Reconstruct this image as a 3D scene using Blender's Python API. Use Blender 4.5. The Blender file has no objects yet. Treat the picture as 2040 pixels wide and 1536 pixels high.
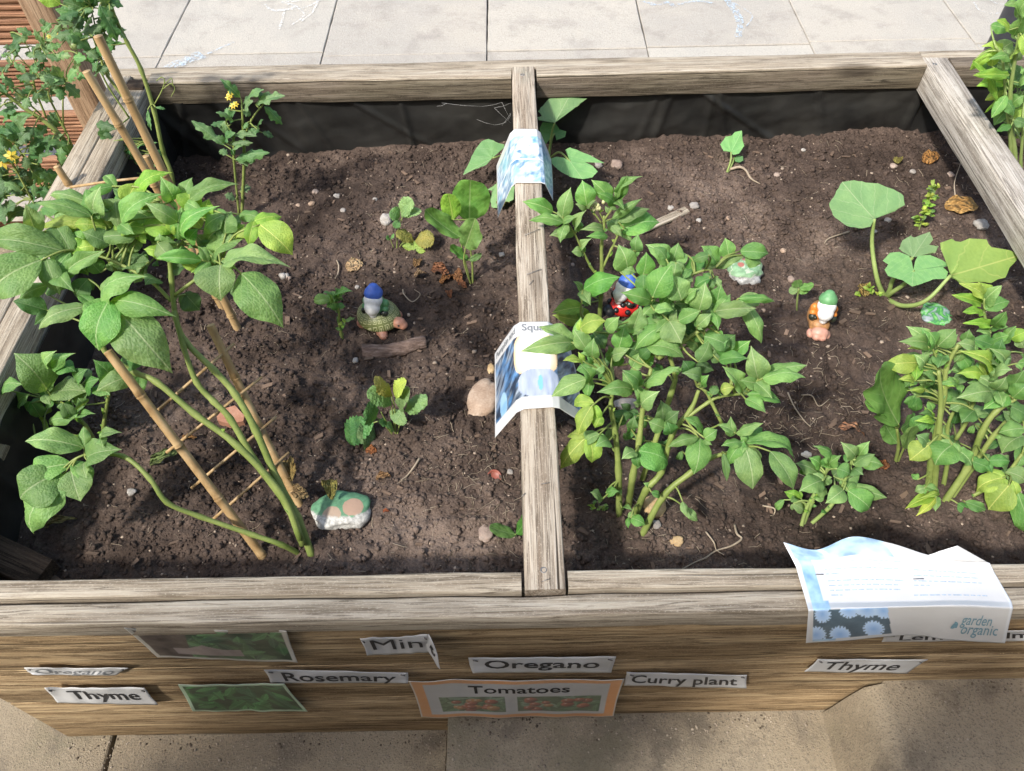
import bpy, bmesh, math, random
import numpy as np
from mathutils import Vector, Matrix

# ------------------------------------------------------------------ camera, sky, sun, exposure
SC = bpy.context.scene
COL = SC.collection
random.seed(7)
RNG = np.random.default_rng(7)
R = math.radians
FPX = 1544.0                                   # focal length in photo pixels (photo 2040 x 1536)
CAM = Vector((0, 0, 1.70))

def cam_axes(yaw, pitch, roll):
    y, p, r = R(yaw), R(pitch), R(roll)
    r0 = Vector((math.cos(y), math.sin(y), 0)); h = Vector((-math.sin(y), math.cos(y), 0))
    f = h * math.cos(p) + Vector((0, 0, -math.sin(p))); u0 = r0.cross(f)
    return f, r0 * math.cos(r) - u0 * math.sin(r), u0 * math.cos(r) + r0 * math.sin(r)

CF, CR, CU = cam_axes(0.312, 52.05, 1.306)
cd = bpy.data.cameras.new('camera'); co = bpy.data.objects.new('camera', cd); COL.objects.link(co)
cd.sensor_width = 36.0; cd.lens = 36.0 * FPX / 2040.0; cd.clip_start = 0.02; cd.clip_end = 500
m = Matrix((CR, CU, -CF)).transposed().to_4x4(); m.translation = CAM
co.matrix_world = m
SC.camera = co

SUN_TRAVEL = Vector((0.62, 0.62, -1.0)).normalized()       # direction the light travels
w = bpy.data.worlds.new('World'); SC.world = w; w.use_nodes = True
wn = w.node_tree.nodes; bgn = wn['Background']
sky = wn.new('ShaderNodeTexSky'); sky.sky_type = 'NISHITA'; sky.sun_disc = False
to_sun = -SUN_TRAVEL
sky.sun_elevation = math.asin(to_sun.z); sky.sun_rotation = math.atan2(to_sun.x, to_sun.y)
sky.air_density = 1.3; sky.dust_density = 3.0; sky.ozone_density = 0.8
w.node_tree.links.new(sky.outputs[0], bgn.inputs[0]); bgn.inputs[1].default_value = 0.15
sl = bpy.data.lights.new('sun', 'SUN'); so = bpy.data.objects.new('sun', sl); COL.objects.link(so)
sl.energy = 3.1; sl.angle = R(3.6); sl.color = (1.0, 0.955, 0.89)
so.rotation_euler = SUN_TRAVEL.to_track_quat('-Z', 'Y').to_euler(); so.location = (-4, -3, 6)
SC.view_settings.view_transform = 'Standard'; SC.view_settings.look = 'None'
SC.view_settings.exposure = 0.80; SC.view_settings.gamma = 1.0
SC.view_settings.use_curve_mapping = False

# ------------------------------------------------------------------ photo pixel -> place
def ray(px, py):
    return CF + CR * ((px - 1020) / FPX) - CU * ((py - 768) / FPX)
def atz(px, py, z):
    d = ray(px, py); return CAM + d * ((z - CAM.z) / d.z)
def aty(px, py, y):
    d = ray(px, py); return CAM + d * (y / d.y)
def atplane(px, py, y0, k, off=0.0, z0=0.45):              # plane y = y0 + k (z - z0)
    d = ray(px, py); t = (y0 + k * (CAM.z - z0) + off) / (d.y - k * d.z); return CAM + d * t
def depth(p): return (p - CAM).dot(CF)

TOP = 0.65; SOILZ = 0.45

# ------------------------------------------------------------------ mesh helpers
def mesh(name, verts, faces, mats=(), smooth=True, fmat=None):
    me = bpy.data.meshes.new(name); me.from_pydata([tuple(v) for v in verts], [], [tuple(f) for f in faces])
    for mm in (mats if isinstance(mats, (list, tuple)) else [mats]): me.materials.append(mm)
    if smooth: me.polygons.foreach_set('use_smooth', [True] * len(me.polygons))
    if fmat is not None: me.polygons.foreach_set('material_index', fmat)
    me.update(); return me
def tag(o, label=None, cat=None, group=None, kind=None):
    if label: o['label'] = label
    if cat: o['category'] = cat
    if group: o['group'] = group
    if kind: o['kind'] = kind
    return o
def empty(name, loc):
    o = bpy.data.objects.new(name, None); COL.objects.link(o); o.location = loc; o.empty_display_size = 0.02
    return o
def put(name, me, parent=None, mat4=None):
    o = bpy.data.objects.new(name, me); COL.objects.link(o)
    if mat4 is None: mat4 = Matrix()
    if parent is not None:
        o.parent = parent; o.matrix_basis = world_of(parent).inverted() @ mat4
    else: o.matrix_basis = mat4
    return o
def world_of(o):
    mt = o.matrix_basis.copy()
    while o.parent is not None:
        o = o.parent; mt = o.matrix_basis @ mt
    return mt
def obj(name, verts, faces, mt, parent=None, smooth=True, origin=None, fmat=None):
    """verts in world space; object origin at base of the thing"""
    vs = [Vector(v) for v in verts]
    if origin is None:
        if parent is not None: origin = world_of(parent).translation
        else:
            xs = [v.x for v in vs]; ys = [v.y for v in vs]; zs = [v.z for v in vs]
            origin = Vector(((min(xs) + max(xs)) / 2, (min(ys) + max(ys)) / 2, min(zs)))
    return put(name, mesh(name, [v - origin for v in vs], faces, mt, smooth, fmat), parent, Matrix.Translation(origin))

class MB:
    def __init__(s): s.v = []; s.f = []; s.m = []
    def add(s, vs, fs, mi=0):
        b = len(s.v); s.v += [Vector(v) for v in vs]; s.f += [tuple(i + b for i in f) for f in fs]; s.m += [mi] * len(fs)
    def build(s, name, mats, parent=None, smooth=True, origin=None):
        return obj(name, s.v, s.f, mats, parent, smooth, origin, s.m)

def catmull(pts, n=5):
    pts = [Vector(p) for p in pts]
    if len(pts) < 3:
        return [pts[0].lerp(pts[-1], i / n) for i in range(n + 1)]
    P = [pts[0] * 2 - pts[1]] + pts + [pts[-1] * 2 - pts[-2]]; out = []
    for i in range(1, len(P) - 2):
        for j in range(n):
            t = j / n; a, b, c, d = P[i - 1], P[i], P[i + 1], P[i + 2]
            out.append(0.5 * ((2 * b) + (c - a) * t + (2 * a - 5 * b + 4 * c - d) * t * t + (3 * b - a - 3 * c + d) * t ** 3))
    out.append(pts[-1]); return out
def tube(pts, radii, sides=7, cap=True, flat=1.0):
    n = len(pts); vs = []; fs = []
    if not hasattr(radii, '__len__'): radii = [radii] * n
    if len(radii) != n: radii = list(np.interp(np.linspace(0, 1, n), np.linspace(0, 1, len(radii)), radii))
    prev = None
    for i, p in enumerate(pts):
        t = (pts[min(i + 1, n - 1)] - pts[max(i - 1, 0)])
        t = t.normalized() if t.length > 1e-9 else Vector((0, 0, 1))
        if prev is None: a = t.orthogonal().normalized()
        else:
            a = prev - t * prev.dot(t); a = a.normalized() if a.length > 1e-6 else t.orthogonal().normalized()
        prev = a; b = t.cross(a)
        for s in range(sides):
            an = 2 * math.pi * s / sides
            vs.append(p + a * (math.cos(an) * radii[i]) + b * (math.sin(an) * radii[i] * flat))
    for i in range(n - 1):
        for s in range(sides):
            s2 = (s + 1) % sides
            fs.append((i * sides + s, i * sides + s2, (i + 1) * sides + s2, (i + 1) * sides + s))
    if cap:
        fs.append(tuple(reversed(range(sides)))); fs.append(tuple((n - 1) * sides + s for s in range(sides)))
    return vs, fs
def grid_faces(nu, nv):
    return [(j * nu + i, j * nu + i + 1, (j + 1) * nu + i + 1, (j + 1) * nu + i) for j in range(nv - 1) for i in range(nu - 1)]

# value noise in numpy
_T = np.random.default_rng(3).random((256, 256))
def vn(x, y, seed=0):
    x = np.asarray(x, float) + seed * 17.31; y = np.asarray(y, float) + seed * 9.77
    xi = np.floor(x).astype(int); yi = np.floor(y).astype(int); fx = x - xi; fy = y - yi
    fx = fx * fx * (3 - 2 * fx); fy = fy * fy * (3 - 2 * fy)
    g = lambda a, b: _T[a & 255, b & 255]
    return (g(xi, yi) * (1 - fx) + g(xi + 1, yi) * fx) * (1 - fy) + (g(xi, yi + 1) * (1 - fx) + g(xi + 1, yi + 1) * fx) * fy
def fbm(x, y, o=4, seed=0):
    s = 0; a = 1; t = 0
    for i in range(o): s = s + a * vn(x * 2 ** i, y * 2 ** i, seed + i); t += a; a *= .5
    return s / t

# ------------------------------------------------------------------ material helpers
class G:
    def __init__(s, name):
        s.m = bpy.data.materials.new(name); s.m.use_nodes = True; s.t = s.m.node_tree
        s.N = s.t.nodes; s.b = s.N['Principled BSDF']; s.out = s.N['Material Output']
    def n(s, typ, ins=None, **pr):
        nd = s.N.new('ShaderNode' + typ)
        for k, v in pr.items(): setattr(nd, k, v)
        for k, v in (ins or {}).items(): s.set(nd, k, v)
        return nd
    def set(s, nd, k, v):
        i = nd.inputs[k]
        if isinstance(v, bpy.types.NodeSocket): s.t.links.new(v, i)
        elif isinstance(v, bpy.types.Node): s.t.links.new(v.outputs[0], i)
        else:
            if hasattr(i.default_value, '__len__') and hasattr(v, '__len__') and len(v) == 3 and len(i.default_value) == 4: v = (*v, 1)
            i.default_value = v
    def p(s, **kw):
        for k, v in kw.items(): s.set(s.b, k.replace('_', ' '), v)
    def math(s, op, a, b=0.0, c=None, clamp=False):
        nd = s.n('Math', {0: a, 1: b}, operation=op, use_clamp=clamp)
        if c is not None: s.set(nd, 2, c)
        return nd.outputs[0]
    def mix(s, f, a, b, blend='MIX'):
        nd = s.n('Mix', {0: f, 6: a, 7: b}, data_type='RGBA', blend_type=blend, clamp_factor=True); return nd.outputs[2]
    def ramp(s, f, stops, interp='LINEAR'):
        nd = s.n('ValToRGB', {0: f}); e = nd.color_ramp.elements; nd.color_ramp.interpolation = interp
        while len(e) < len(stops): e.new(0.5)
        for el, (p, c) in zip(e, stops):
            el.position = p; el.color = (*c, 1) if len(c) == 3 else c
        return nd.outputs[0]
    def step(s, f, a, b):
        return s.n('MapRange', {0: f, 1: a, 2: b}, interpolation_type='SMOOTHSTEP').outputs[0]
    def noise(s, vec, scale, detail=4, rough=.55, dist=0.0):
        return s.n('TexNoise', {'Vector': vec, 'Scale': scale, 'Detail': detail, 'Roughness': rough, 'Distortion': dist}).outputs[0]
    def scale(s, vec, sc, loc=(0, 0, 0)):
        return s.n('Mapping', {'Vector': vec, 'Scale': sc, 'Location': loc}).outputs[0]
    def bump(s, h, strength=.4, dist=.002, normal=None):
        nd = s.n('Bump', {'Height': h, 'Strength': strength, 'Distance': dist})
        if normal is not None: s.set(nd, 'Normal', normal)
        return nd.outputs[0]
    def objc(s): return s.n('TexCoord').outputs['Object']
    def pos(s): return s.n('NewGeometry').outputs['Position']
    def rnd(s): return s.n('ObjectInfo').outputs['Random']

def plain(name, col, rough=.6, nscale=60, var=.25, bump=.2, bdist=.001, **kw):
    g = G(name); v = g.objc(); n = g.noise(v, nscale, 5)
    c2 = tuple(min(1, x * (1 + var)) for x in col); c1 = tuple(x * (1 - var) for x in col)
    g.p(Base_Color=g.ramp(n, [(.3, c1), (.7, c2)]), Roughness=rough, Normal=g.bump(g.noise(v, nscale * 3, 3), bump, bdist), **kw)
    return g.m

def wood(name, dark, mid, light, grey=None, greyamt=.5, ring=26, rough=.8, bump=.5, crack=.35, algae=None, streak=90):
    """weathered timber: grain runs along the board's local X"""
    g = G(name); o = g.objc(); r = g.rnd()
    off = g.n('CombineXYZ', {0: g.math('MULTIPLY', r, 37.0), 1: g.math('MULTIPLY', r, 3.1), 2: g.math('MULTIPLY', r, 5.3)})
    v = g.n('VectorMath', {0: o, 1: off.outputs[0]}, operation='ADD').outputs[0]
    d1 = g.noise(g.scale(v, (.9, 7, 7)), 1.0, 2)
    sp = g.n('SeparateXYZ', {0: v})
    yz = g.math('ADD', sp.outputs[1], g.math('MULTIPLY', sp.outputs[2], 1.3))
    ph = g.math('ADD', g.math('MULTIPLY', yz, ring), g.math('MULTIPLY', d1, 4.0))
    rings = g.math('ABSOLUTE', g.math('SINE', g.math('MULTIPLY', ph, 3.14)))
    fine = g.noise(g.scale(v, (11.0, streak * 3.4, streak * 3.4)), 1.0, 4, .7)
    med = g.noise(g.scale(v, (4.5, streak * .8, streak * .8)), 1.0, 5, .68)
    mixv = g.math('ADD', g.math('MULTIPLY', g.math('SUBTRACT', rings, .5), .22), g.math('ADD', g.math('MULTIPLY', g.math('SUBTRACT', fine, .5), .9), med))
    col = g.ramp(mixv, [(.26, dark), (.50, mid), (.74, light)])
    for (sx, sy, wd, am) in ((1.3, streak * .55, .016, .75), (3.2, streak * 1.6, .035, .6)):
        gl_ = g.noise(g.scale(v, (sx, sy, sy)), 1.0, 3, .55)
        ln = g.math('SUBTRACT', 1.0, g.step(g.math('ABSOLUTE', g.math('SUBTRACT', gl_, .5)), wd * .3, wd))
        col = g.mix(g.math('MULTIPLY', ln, am), col, tuple(x * .55 for x in dark))
    col = g.mix(g.math('MULTIPLY', g.step(g.noise(g.scale(v, (.45, 1, 1)), 520, 3, .75), .53, .68), .5), col, tuple(min(.8, x * 1.15) for x in light))
    big = g.noise(g.scale(v, (2.2, 7, 7)), 1.0, 4, .6)
    if grey: col = g.mix(g.math('MULTIPLY', g.step(big, .38, .62), greyamt), col, g.mix(1.0, col, grey, 'MULTIPLY'))
    if algae: col = g.mix(g.math('MULTIPLY', g.step(g.noise(v, 3.5, 3), .58, .72), .6), col, algae)
    kn = g.n('TexVoronoi', {'Vector': g.scale(v, (2.4, 9, 9)), 'Scale': 1.0}, feature='F1').outputs[0]
    knot = g.math('SUBTRACT', 1.0, g.step(kn, .05, .20))
    col = g.mix(g.math('MULTIPLY', knot, .75), col, tuple(x * .45 for x in dark))
    ck = g.noise(g.scale(v, (1.5, streak * 1.1, streak * 1.1)), 1.0, 2)
    cr = g.math('SUBTRACT', 1.0, g.step(ck, .27, .33))
    col = g.mix(g.math('MULTIPLY', cr, crack * 1.8), col, tuple(x * .3 for x in dark))
    col = g.mix(g.math('MULTIPLY', g.step(g.noise(g.scale(v, (.6, 1.6, 1.6)), 26, 6, .75), .54, .68), .8), col, g.mix(.55, col, tuple(x * .6 for x in dark)))
    h = g.math('SUBTRACT', g.math('ADD', g.math('MULTIPLY', fine, .9), g.math('MULTIPLY', med, .7)), cr)
    g.p(Base_Color=col, Roughness=rough, Normal=g.bump(h, bump, .004), Specular_IOR_Level=.2)
    return g.m

M = {}
M['wood_top'] = wood('weathered_top_timber', (.22, .175, .125), (.37, .315, .24), (.48, .425, .34), (.84, .83, .81), .6)
M['wood_beam'] = wood('weathered_beam_timber', (.25, .215, .175), (.42, .38, .325), (.55, .51, .45), (.80, .80, .81), .7, crack=.5)
M['wood_beam_green'] = wood('weathered_green_stained_timber', (.21, .16, .115), (.37, .31, .24), (.49, .43, .35), (.84, .82, .80), .6, crack=.7, algae=(.33, .37, .31))
M['wood_rail'] = wood('brown_rail_timber', (.085, .066, .048), (.165, .132, .098), (.24, .20, .155), (.8, .84, .76), .7)
M['wood_front'] = wood('golden_sleeper_timber', (.19, .125, .065), (.40, .28, .155), (.60, .45, .265), (.80, .79, .76), .55, ring=17, bump=.9, streak=60)
M['wood_dark'] = wood('dark_wet_timber', (.03, .02, .012), (.07, .045, .03), (.12, .085, .055))  # very dark tone for the corner block and strut
M['wood_screen'] = wood('reddish_deck_timber', (.17, .08, .045), (.30, .155, .09), (.40, .23, .14), (.8, .8, .8), .3)
M['wood_post'] = wood('tan_post_timber', (.20, .125, .075), (.31, .205, .13), (.41, .29, .19), (.8, .8, .8), .3)
M['metal'] = plain('weathered_steel', (.22, .21, .20), .45, 200, .3, .2, Metallic=.8)

# soil
def soil_mat(name, sc=1.0):
    g = G(name); v = g.pos()
    big = g.noise(v, 2.6, 3, .5); mid = g.noise(v, 13, 5, .65); fin = g.noise(v, 220, 4, .7)
    a = g.math('ADD', g.math('MULTIPLY', big, .62), g.math('ADD', g.math('MULTIPLY', mid, .42), g.math('MULTIPLY', fin, .40)))
    col = g.ramp(a, [(.49, (.020 * sc, .0142 * sc, .0115 * sc)), (.63, (.046 * sc, .033 * sc, .0265 * sc)), (.77, (.098 * sc, .071 * sc, .057 * sc)), (.91, (.21 * sc, .158 * sc, .126 * sc))])
    sp = g.noise(v, 520, 2, .6)
    col = g.mix(g.math('MULTIPLY', g.step(sp, .66, .74), .65), col, (.26, .20, .15))
    g.p(Base_Color=col, Roughness=.95, Specular_IOR_Level=.12, Normal=g.bump(g.math('ADD', g.noise(v, 130, 5, .7), g.math('MULTIPLY', fin, .6)), .9, .006))
    return g.m
M['soil'] = soil_mat('dark_garden_soil'); M['clod'] = soil_mat('crumbly_soil', 1.15)

def stone_mat(name, cols, scale, bump=.5, rough=.85):
    g = G(name); v = g.objc(); r = g.rnd()
    v2 = g.n('VectorMath', {0: v, 1: r}, operation='ADD').outputs[0]
    n = g.math('ADD', g.math('MULTIPLY', g.noise(v2, scale, 4), .6), g.math('MULTIPLY', g.noise(v2, scale * 9, 4, .7), .4))
    g.p(Base_Color=g.ramp(n, [(.33, cols[0]), (.5, cols[1]), (.68, cols[2])]), Roughness=rough,
        Normal=g.bump(g.noise(v2, scale * 12, 4, .7), bump, .002), Specular_IOR_Level=.3)
    return g.m
M['paver'] = None
def paver_mat(name, base, warm, dirt, mossy=None, da=.5, bs=.55):
    g = G(name); v = g.pos(); r = g.rnd()
    big = g.noise(v, 1.7, 4, .6); n2 = g.noise(v, 9, 5, .65); gr = g.noise(v, 260, 4, .75); gr2 = g.noise(v, 75, 5, .7)
    col = g.mix(g.step(big, .4, .62), base, warm)
    col = g.mix(g.math('MULTIPLY', g.step(n2, .48, .70), da), col, dirt)
    col = g.mix(g.math('MULTIPLY', g.step(gr, .50, .66), da * .8), col, tuple(x * .55 for x in dirt))
    col = g.mix(g.math('MULTIPLY', g.step(gr2, .56, .66), .35), col, tuple(min(.8, x * 1.35) for x in base))
    if mossy: col = g.mix(g.math('MULTIPLY', g.step(g.noise(v, 3.3, 5, .65), .53, .66), .55), col, mossy)
    col = g.mix(.16, col, g.ramp(r, [(0, (.25, .2, .17)), (1, (.6, .57, .5))]))
    g.p(Base_Color=col, Roughness=.92, Specular_IOR_Level=.2, Normal=g.bump(g.math('ADD', gr, gr2), bs, .004))
    return g.m
M['paver'] = paver_mat('pale_paving', (.39, .37, .33), (.44, .41, .355), (.29, .27, .24), None, .7)
M['front_ground'] = paver_mat('sandy_concrete', (.40, .33, .225), (.31, .25, .165), (.16, .13, .09), (.20, .18, .10), .9, 1.0)

# membrane
g = G('black_liner_sheet'); v = g.pos()
g.p(Base_Color=g.ramp(g.noise(v, 6, 5, .6), [(.35, (.010, .010, .0098)), (.65, (.031, .030, .027))]), Roughness=g.ramp(g.noise(v, 14, 3), [(.3, (.36,) * 3), (.7, (.55,) * 3)]),
    Normal=g.bump(g.noise(v, 700, 2), .15, .001), Specular_IOR_Level=.45); M['liner'] = g.m

# leaves: local x across (-.5..+.5), y along (0..1)
def leaf_mat(name, base, vein, yellow, veins=7.0, slope=.9, puck=16, pb=.5, rough=.5, transl=.28, midw=.016):
    g = G(name); o = g.objc(); sp = g.n('SeparateXYZ', {0: o}); x = g.math('ABSOLUTE', sp.outputs[0]); y = sp.outputs[1]
    oi = g.n('ObjectInfo'); r = oi.outputs['Random']; tint = oi.outputs['Color']
    v = g.n('VectorMath', {0: o, 1: g.n('CombineXYZ', {0: g.math('MULTIPLY', r, 11.0), 1: g.math('MULTIPLY', r, 7.0)}).outputs[0]}, operation='ADD').outputs[0]
    wob = g.math('MULTIPLY', g.math('SUBTRACT', g.noise(v, 5, 2), .5), .10)
    t = g.math('ADD', g.math('MULTIPLY', g.math('SUBTRACT', y, g.math('MULTIPLY', x, slope)), veins), g.math('MULTIPLY', wob, 6.0))
    fr = g.math('ABSOLUTE', g.math('SUBTRACT', g.math('FRACT', t), .5))       # .5 at veins... 0 between
    sec = g.step(fr, .455, .495)
    mid = g.math('SUBTRACT', 1.0, g.step(x, midw * .5, midw * 1.6))
    vm = g.math('MAXIMUM', mid, g.math('MULTIPLY', sec, .55))
    n1 = g.noise(v, 2.6, 4, .6); n2 = g.noise(v, 30, 3, .6)
    col = g.mix(g.step(n1, .35, .68), base, yellow)
    col = g.mix(g.math('MULTIPLY', g.step(n2, .45, .7), .15), col, tuple(c * .7 for c in base))
    col = g.mix(g.math('MULTIPLY', vm, .75), col, vein)
    hsv = g.n('HueSaturation', {'Hue': g.math('ADD', .485, g.math('MULTIPLY', r, .03)), 'Saturation': g.math('ADD', .88, g.math('MULTIPLY', r, .2)), 'Value': g.math('ADD', .82, g.math('MULTIPLY', g.math('FRACT', g.math('MULTIPLY', r, 7.31)), .4)), 'Color': col}).outputs[0]
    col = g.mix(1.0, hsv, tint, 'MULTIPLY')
    vo = g.n('TexVoronoi', {'Vector': v, 'Scale': puck}, feature='SMOOTH_F1').outputs[0]
    h = g.math('SUBTRACT', g.math('MULTIPLY', g.math('SUBTRACT', .5, vo), .8), g.math('MULTIPLY', vm, .8))
    bm = g.bump(h, pb, .05)
    spk = g.math('MULTIPLY', g.step(g.noise(v, 55, 2), .72, .76), .35)
    col2 = g.mix(spk, col, (.5, .5, .42))
    g.p(Base_Color=col2, Roughness=rough, Normal=bm, Specular_IOR_Level=.38)
    tr = g.n('BsdfTranslucent', {'Color': g.mix(1.0, col, (1.5, 1.35, .55), 'MULTIPLY'), 'Normal': bm})
    ms = g.n('MixShader', {0: transl, 1: g.b.outputs[0], 2: tr.outputs[0]})
    g.t.links.new(ms.outputs[0], g.out.inputs[0])
    return g.m
M['potato'] = leaf_mat('potato_leaf', (.150, .305, .085), (.42, .54, .27), (.215, .385, .105), pb=.20, puck=24, midw=.014, rough=.55, transl=.38)
M['tomato'] = leaf_mat('tomato_leaf', (.105, .215, .082), (.24, .35, .18), (.145, .270, .092), veins=6, puck=20, pb=.2, transl=.35)
M['pumpkin'] = leaf_mat('squash_leaf', (.165, .335, .125), (.34, .47, .24), (.205, .385, .14), veins=2.6, slope=1.15, puck=22, pb=.06, midw=.008)
M['dock'] = leaf_mat('broad_leaf', (.125, .260, .060), (.31, .42, .18), (.165, .305, .07), veins=6.5, slope=.75, puck=9, pb=.15)
M['straw'] = leaf_mat('strawberry_leaf', (.14, .285, .095), (.20, .34, .14), (.19, .35, .105), veins=7.5, slope=1.0, puck=14, pb=.3)
M['dry'] = leaf_mat('dry_leaf', (.22, .125, .06), (.30, .20, .11), (.33, .22, .12), veins=6, puck=7, pb=.8, transl=.1, rough=.8)
def stem_mat(name, a, b):
    g = G(name); v = g.pos(); n = g.noise(v, 22, 4, .6)
    g.p(Base_Color=g.ramp(n, [(.35, a), (.65, b)]), Roughness=.5, Normal=g.bump(g.noise(v, 420, 3), .4, .001), Specular_IOR_Level=.35); return g.m
M['stem'] = stem_mat('green_stem', (.145, .195, .045), (.24, .29, .085))
M['stem_pale'] = stem_mat('pale_stem', (.20, .28, .08), (.28, .36, .12))
M['root'] = stem_mat('dry_root', (.24, .19, .13), (.38, .31, .23))
g = G('bamboo'); v = g.objc(); n = g.noise(g.scale(v, (60, 60, 5)), 1, 4)
g.p(Base_Color=g.ramp(n, [(.3, (.24, .145, .06)), (.5, (.38, .25, .115)), (.72, (.50, .36, .19))]), Roughness=.5, Normal=g.bump(n, .3, .001)); M['bamboo'] = g.m
M['hole'] = plain('cane_hollow', (.05, .03, .015))  # dark disc inside the cane end, shade put into its colour

# vertex-colour print (photographs and panels printed on paper, laminated)
def print_mat(name, rough=.25, coat=.5):
    g = G(name); a = g.n('Attribute', attribute_name='print').outputs['Color']; v = g.objc()
    g.p(Base_Color=a, Roughness=rough, Coat_Weight=coat, Coat_Roughness=.12, Normal=g.bump(g.noise(v, 35, 4, .6), .25, .003)); return g.m
M['print'] = print_mat('laminated_print', .32, .15); M['paper'] = print_mat('plain_printed_paper', .6, .12)
M['ink'] = plain('black_ink', (.022, .022, .024), .6, 300, .4, 0)
M['ink_grey'] = plain('faded_grey_ink', (.20, .21, .22), .6, 300, .2, 0)
M['ink_blue'] = plain('faded_blue_ink', (.36, .45, .56), .6, 300, .2, 0)
M['ink_teal'] = plain('teal_ink', (.16, .30, .36), .6, 300, .2, 0)
M['ink_orange'] = plain('faded_orange_ink', (.62, .32, .15), .6, 300, .2, 0)

# ------------------------------------------------------------------ boards
def board(name, a, b, wdt, thick, mt, parent=None, up=Vector((0, 0, 1)), nx=36, wav=.0012, bev=.003, across=None):
    """a, b: ends of the centre line of the upper face; local X runs along the board"""
    a, b = Vector(a), Vector(b); X = (b - a).normalized(); L = (b - a).length
    Y = up.cross(X).normalized(); Z = X.cross(Y)
    prof = []                                              # bevelled rectangle, CCW in (y, z)
    h, t = wdt / 2, thick
    for (cy, cz, a0) in ((h - bev, -bev, 0), (-h + bev, -bev, 90), (-h + bev, -t + bev, 180), (h - bev, -t + bev, 270)):
        for q in (0, 45, 90): prof.append((cy + bev * math.cos(R(a0 + q)), cz + bev * math.sin(R(a0 + q))))
    n = len(prof); vs = []; fs = []; sd = random.random() * 99
    for i in range(nx + 1):
        x = -L / 2 + L * i / nx
        for j, (py, pz) in enumerate(prof):
            k = j // 3
            dy = (float(vn(x * 9, k * 5.1 + sd)) - .5) * 2 * wav; dz = (float(vn(x * 7, k * 3.7 + sd + 40)) - .5) * 2 * wav
            vs.append((x, py + dy, pz + dz))
    for i in range(nx):
        for j in range(n):
            j2 = (j + 1) % n; fs.append((i * n + j, i * n + j2, (i + 1) * n + j2, (i + 1) * n + j)[::-1])
    fs.append(tuple(range(n))); fs.append(tuple(nx * n + j for j in reversed(range(n))))
    me = mesh(name, vs, fs, mt, True)
    for e in ():
        pass
    mt4 = Matrix((X, Y, Z)).transposed().to_4x4(); mt4.translation = (a + b) / 2
    o = put(name, me, parent, mt4)
    me.polygons.foreach_set('use_smooth', [len(p.vertices) == 4 for p in me.polygons])
    try: me.set_sharp_from_angle(angle=R(50))
    except Exception: pass
    return o

# ------------------------------------------------------------------ ground, paving
gs = 60
ground = obj('ground', [(-gs, -gs, -.06), (gs, -gs, -.06), (gs, gs, -.06), (-gs, gs, -.06)], [(0, 1, 2, 3)], M['front_ground'], origin=Vector((0, 0, -.06)))
tag(ground, kind='structure')
def slab(name, x0, x1, y0, y1, zt, th, mt, parent, rough=.003, n=14, seed=0):
    """paving slab with slightly chipped rim"""
    b = .003; prof = [(0, -th), (0, -b), (b, 0)]
    ring = []
    nn = n * 4
    for k in range(nn):
        s = k / n
        if s < 1: p = (x0 + (x1 - x0) * s, y0, 0, 1)
        elif s < 2: p = (x1, y0 + (y1 - y0) * (s - 1), -1, 0)
        elif s < 3: p = (x1 - (x1 - x0) * (s - 2), y1, 0, -1)
        else: p = (x0, y1 - (y1 - y0) * (s - 3), 1, 0)
        ring.append(p)
    vs = []; fs = []
    cx, cy = (x0 + x1) / 2, (y0 + y1) / 2
    for (ins, dz) in prof:
        for k, (x, y, ax, ay) in enumerate(ring):
            j = float(vn(x * 40, y * 40, seed)) * rough
            fx = (cx - x); fy = (cy - y); l = math.hypot(fx, fy)
            vs.append((x + fx / l * (ins + j), y + fy / l * (ins + j), zt + dz))
    for q in range(2):
        for k in range(nn):
            k2 = (k + 1) % nn; fs.append((q * nn + k, q * nn + k2, (q + 1) * nn + k2, (q + 1) * nn + k))
    fs.append(tuple(2 * nn + k for k in range(nn)))
    return obj(name, vs, fs, mt, parent, smooth=False)

PZ = 0.20
patio = empty('patio', (0, 3.4, PZ - .06)); tag(patio, kind='structure')
bedding = obj('mortar_bed', [(-6, 1.88, PZ - .045), (6, 1.88, PZ - .045), (6, 9, PZ - .045), (-6, 9, PZ - .045)], [(0, 1, 2, 3)],
              plain('mortar_joint', (.36, .33, .28), .95, 40, .3), patio)
xj = [atz(p, q, PZ).x for p, q in ((640, 120), (970, 106), (1290, 100), (1618, 95))]
pitch = (xj[3] - xj[0]) / 3
y1 = atz(800, 109, PZ).y
for i in range(-6, 8):
    xa = xj[0] + pitch * i if not 0 <= i <= 3 else xj[i]
    xb = xj[0] + pitch * (i + 1) if not 0 <= i + 1 <= 3 else xj[i + 1]
    st = (.0, .012, .02, .035, .0, .02, .03)[i % 7]
    rows = [(1.90, y1 + st)] + [(y1 + st + .62 * k, y1 + st + .62 * (k + 1)) for k in range(6)]
    for (ya, yb) in rows:
        slab('paving_slab', xa + .0008, xb - .0008, ya + .0006, yb - .0006, PZ + random.uniform(-.002, .002), .05, M['paver'], patio, seed=i * 7)

fp = empty('pavement', (0, .2, 0)); tag(fp, kind='structure')
xm = atz(886, 1480, .10).x; xr = atz(1735, 1400, .28).x
jx = atz(218, 1500, 0).x
slab('paving_slab', -1.9, jx - .004, -.9, 1.86, 0.0, .06, M['front_ground'], fp, n=24, seed=3)
slab('paving_slab', jx + .004, xm - .004, -.9, .43, 0.0, .06, M['front_ground'], fp, n=24, seed=4)
slab('paving_slab', xm + .004, xr + .012, -.9, .43, 0.102, .16, M['front_ground'], fp, n=24, seed=5)
slab('paving_slab', xr + .03, 2.4, -.9, .43, 0.282, .34, M['front_ground'], fp, n=24, seed=6)
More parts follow.
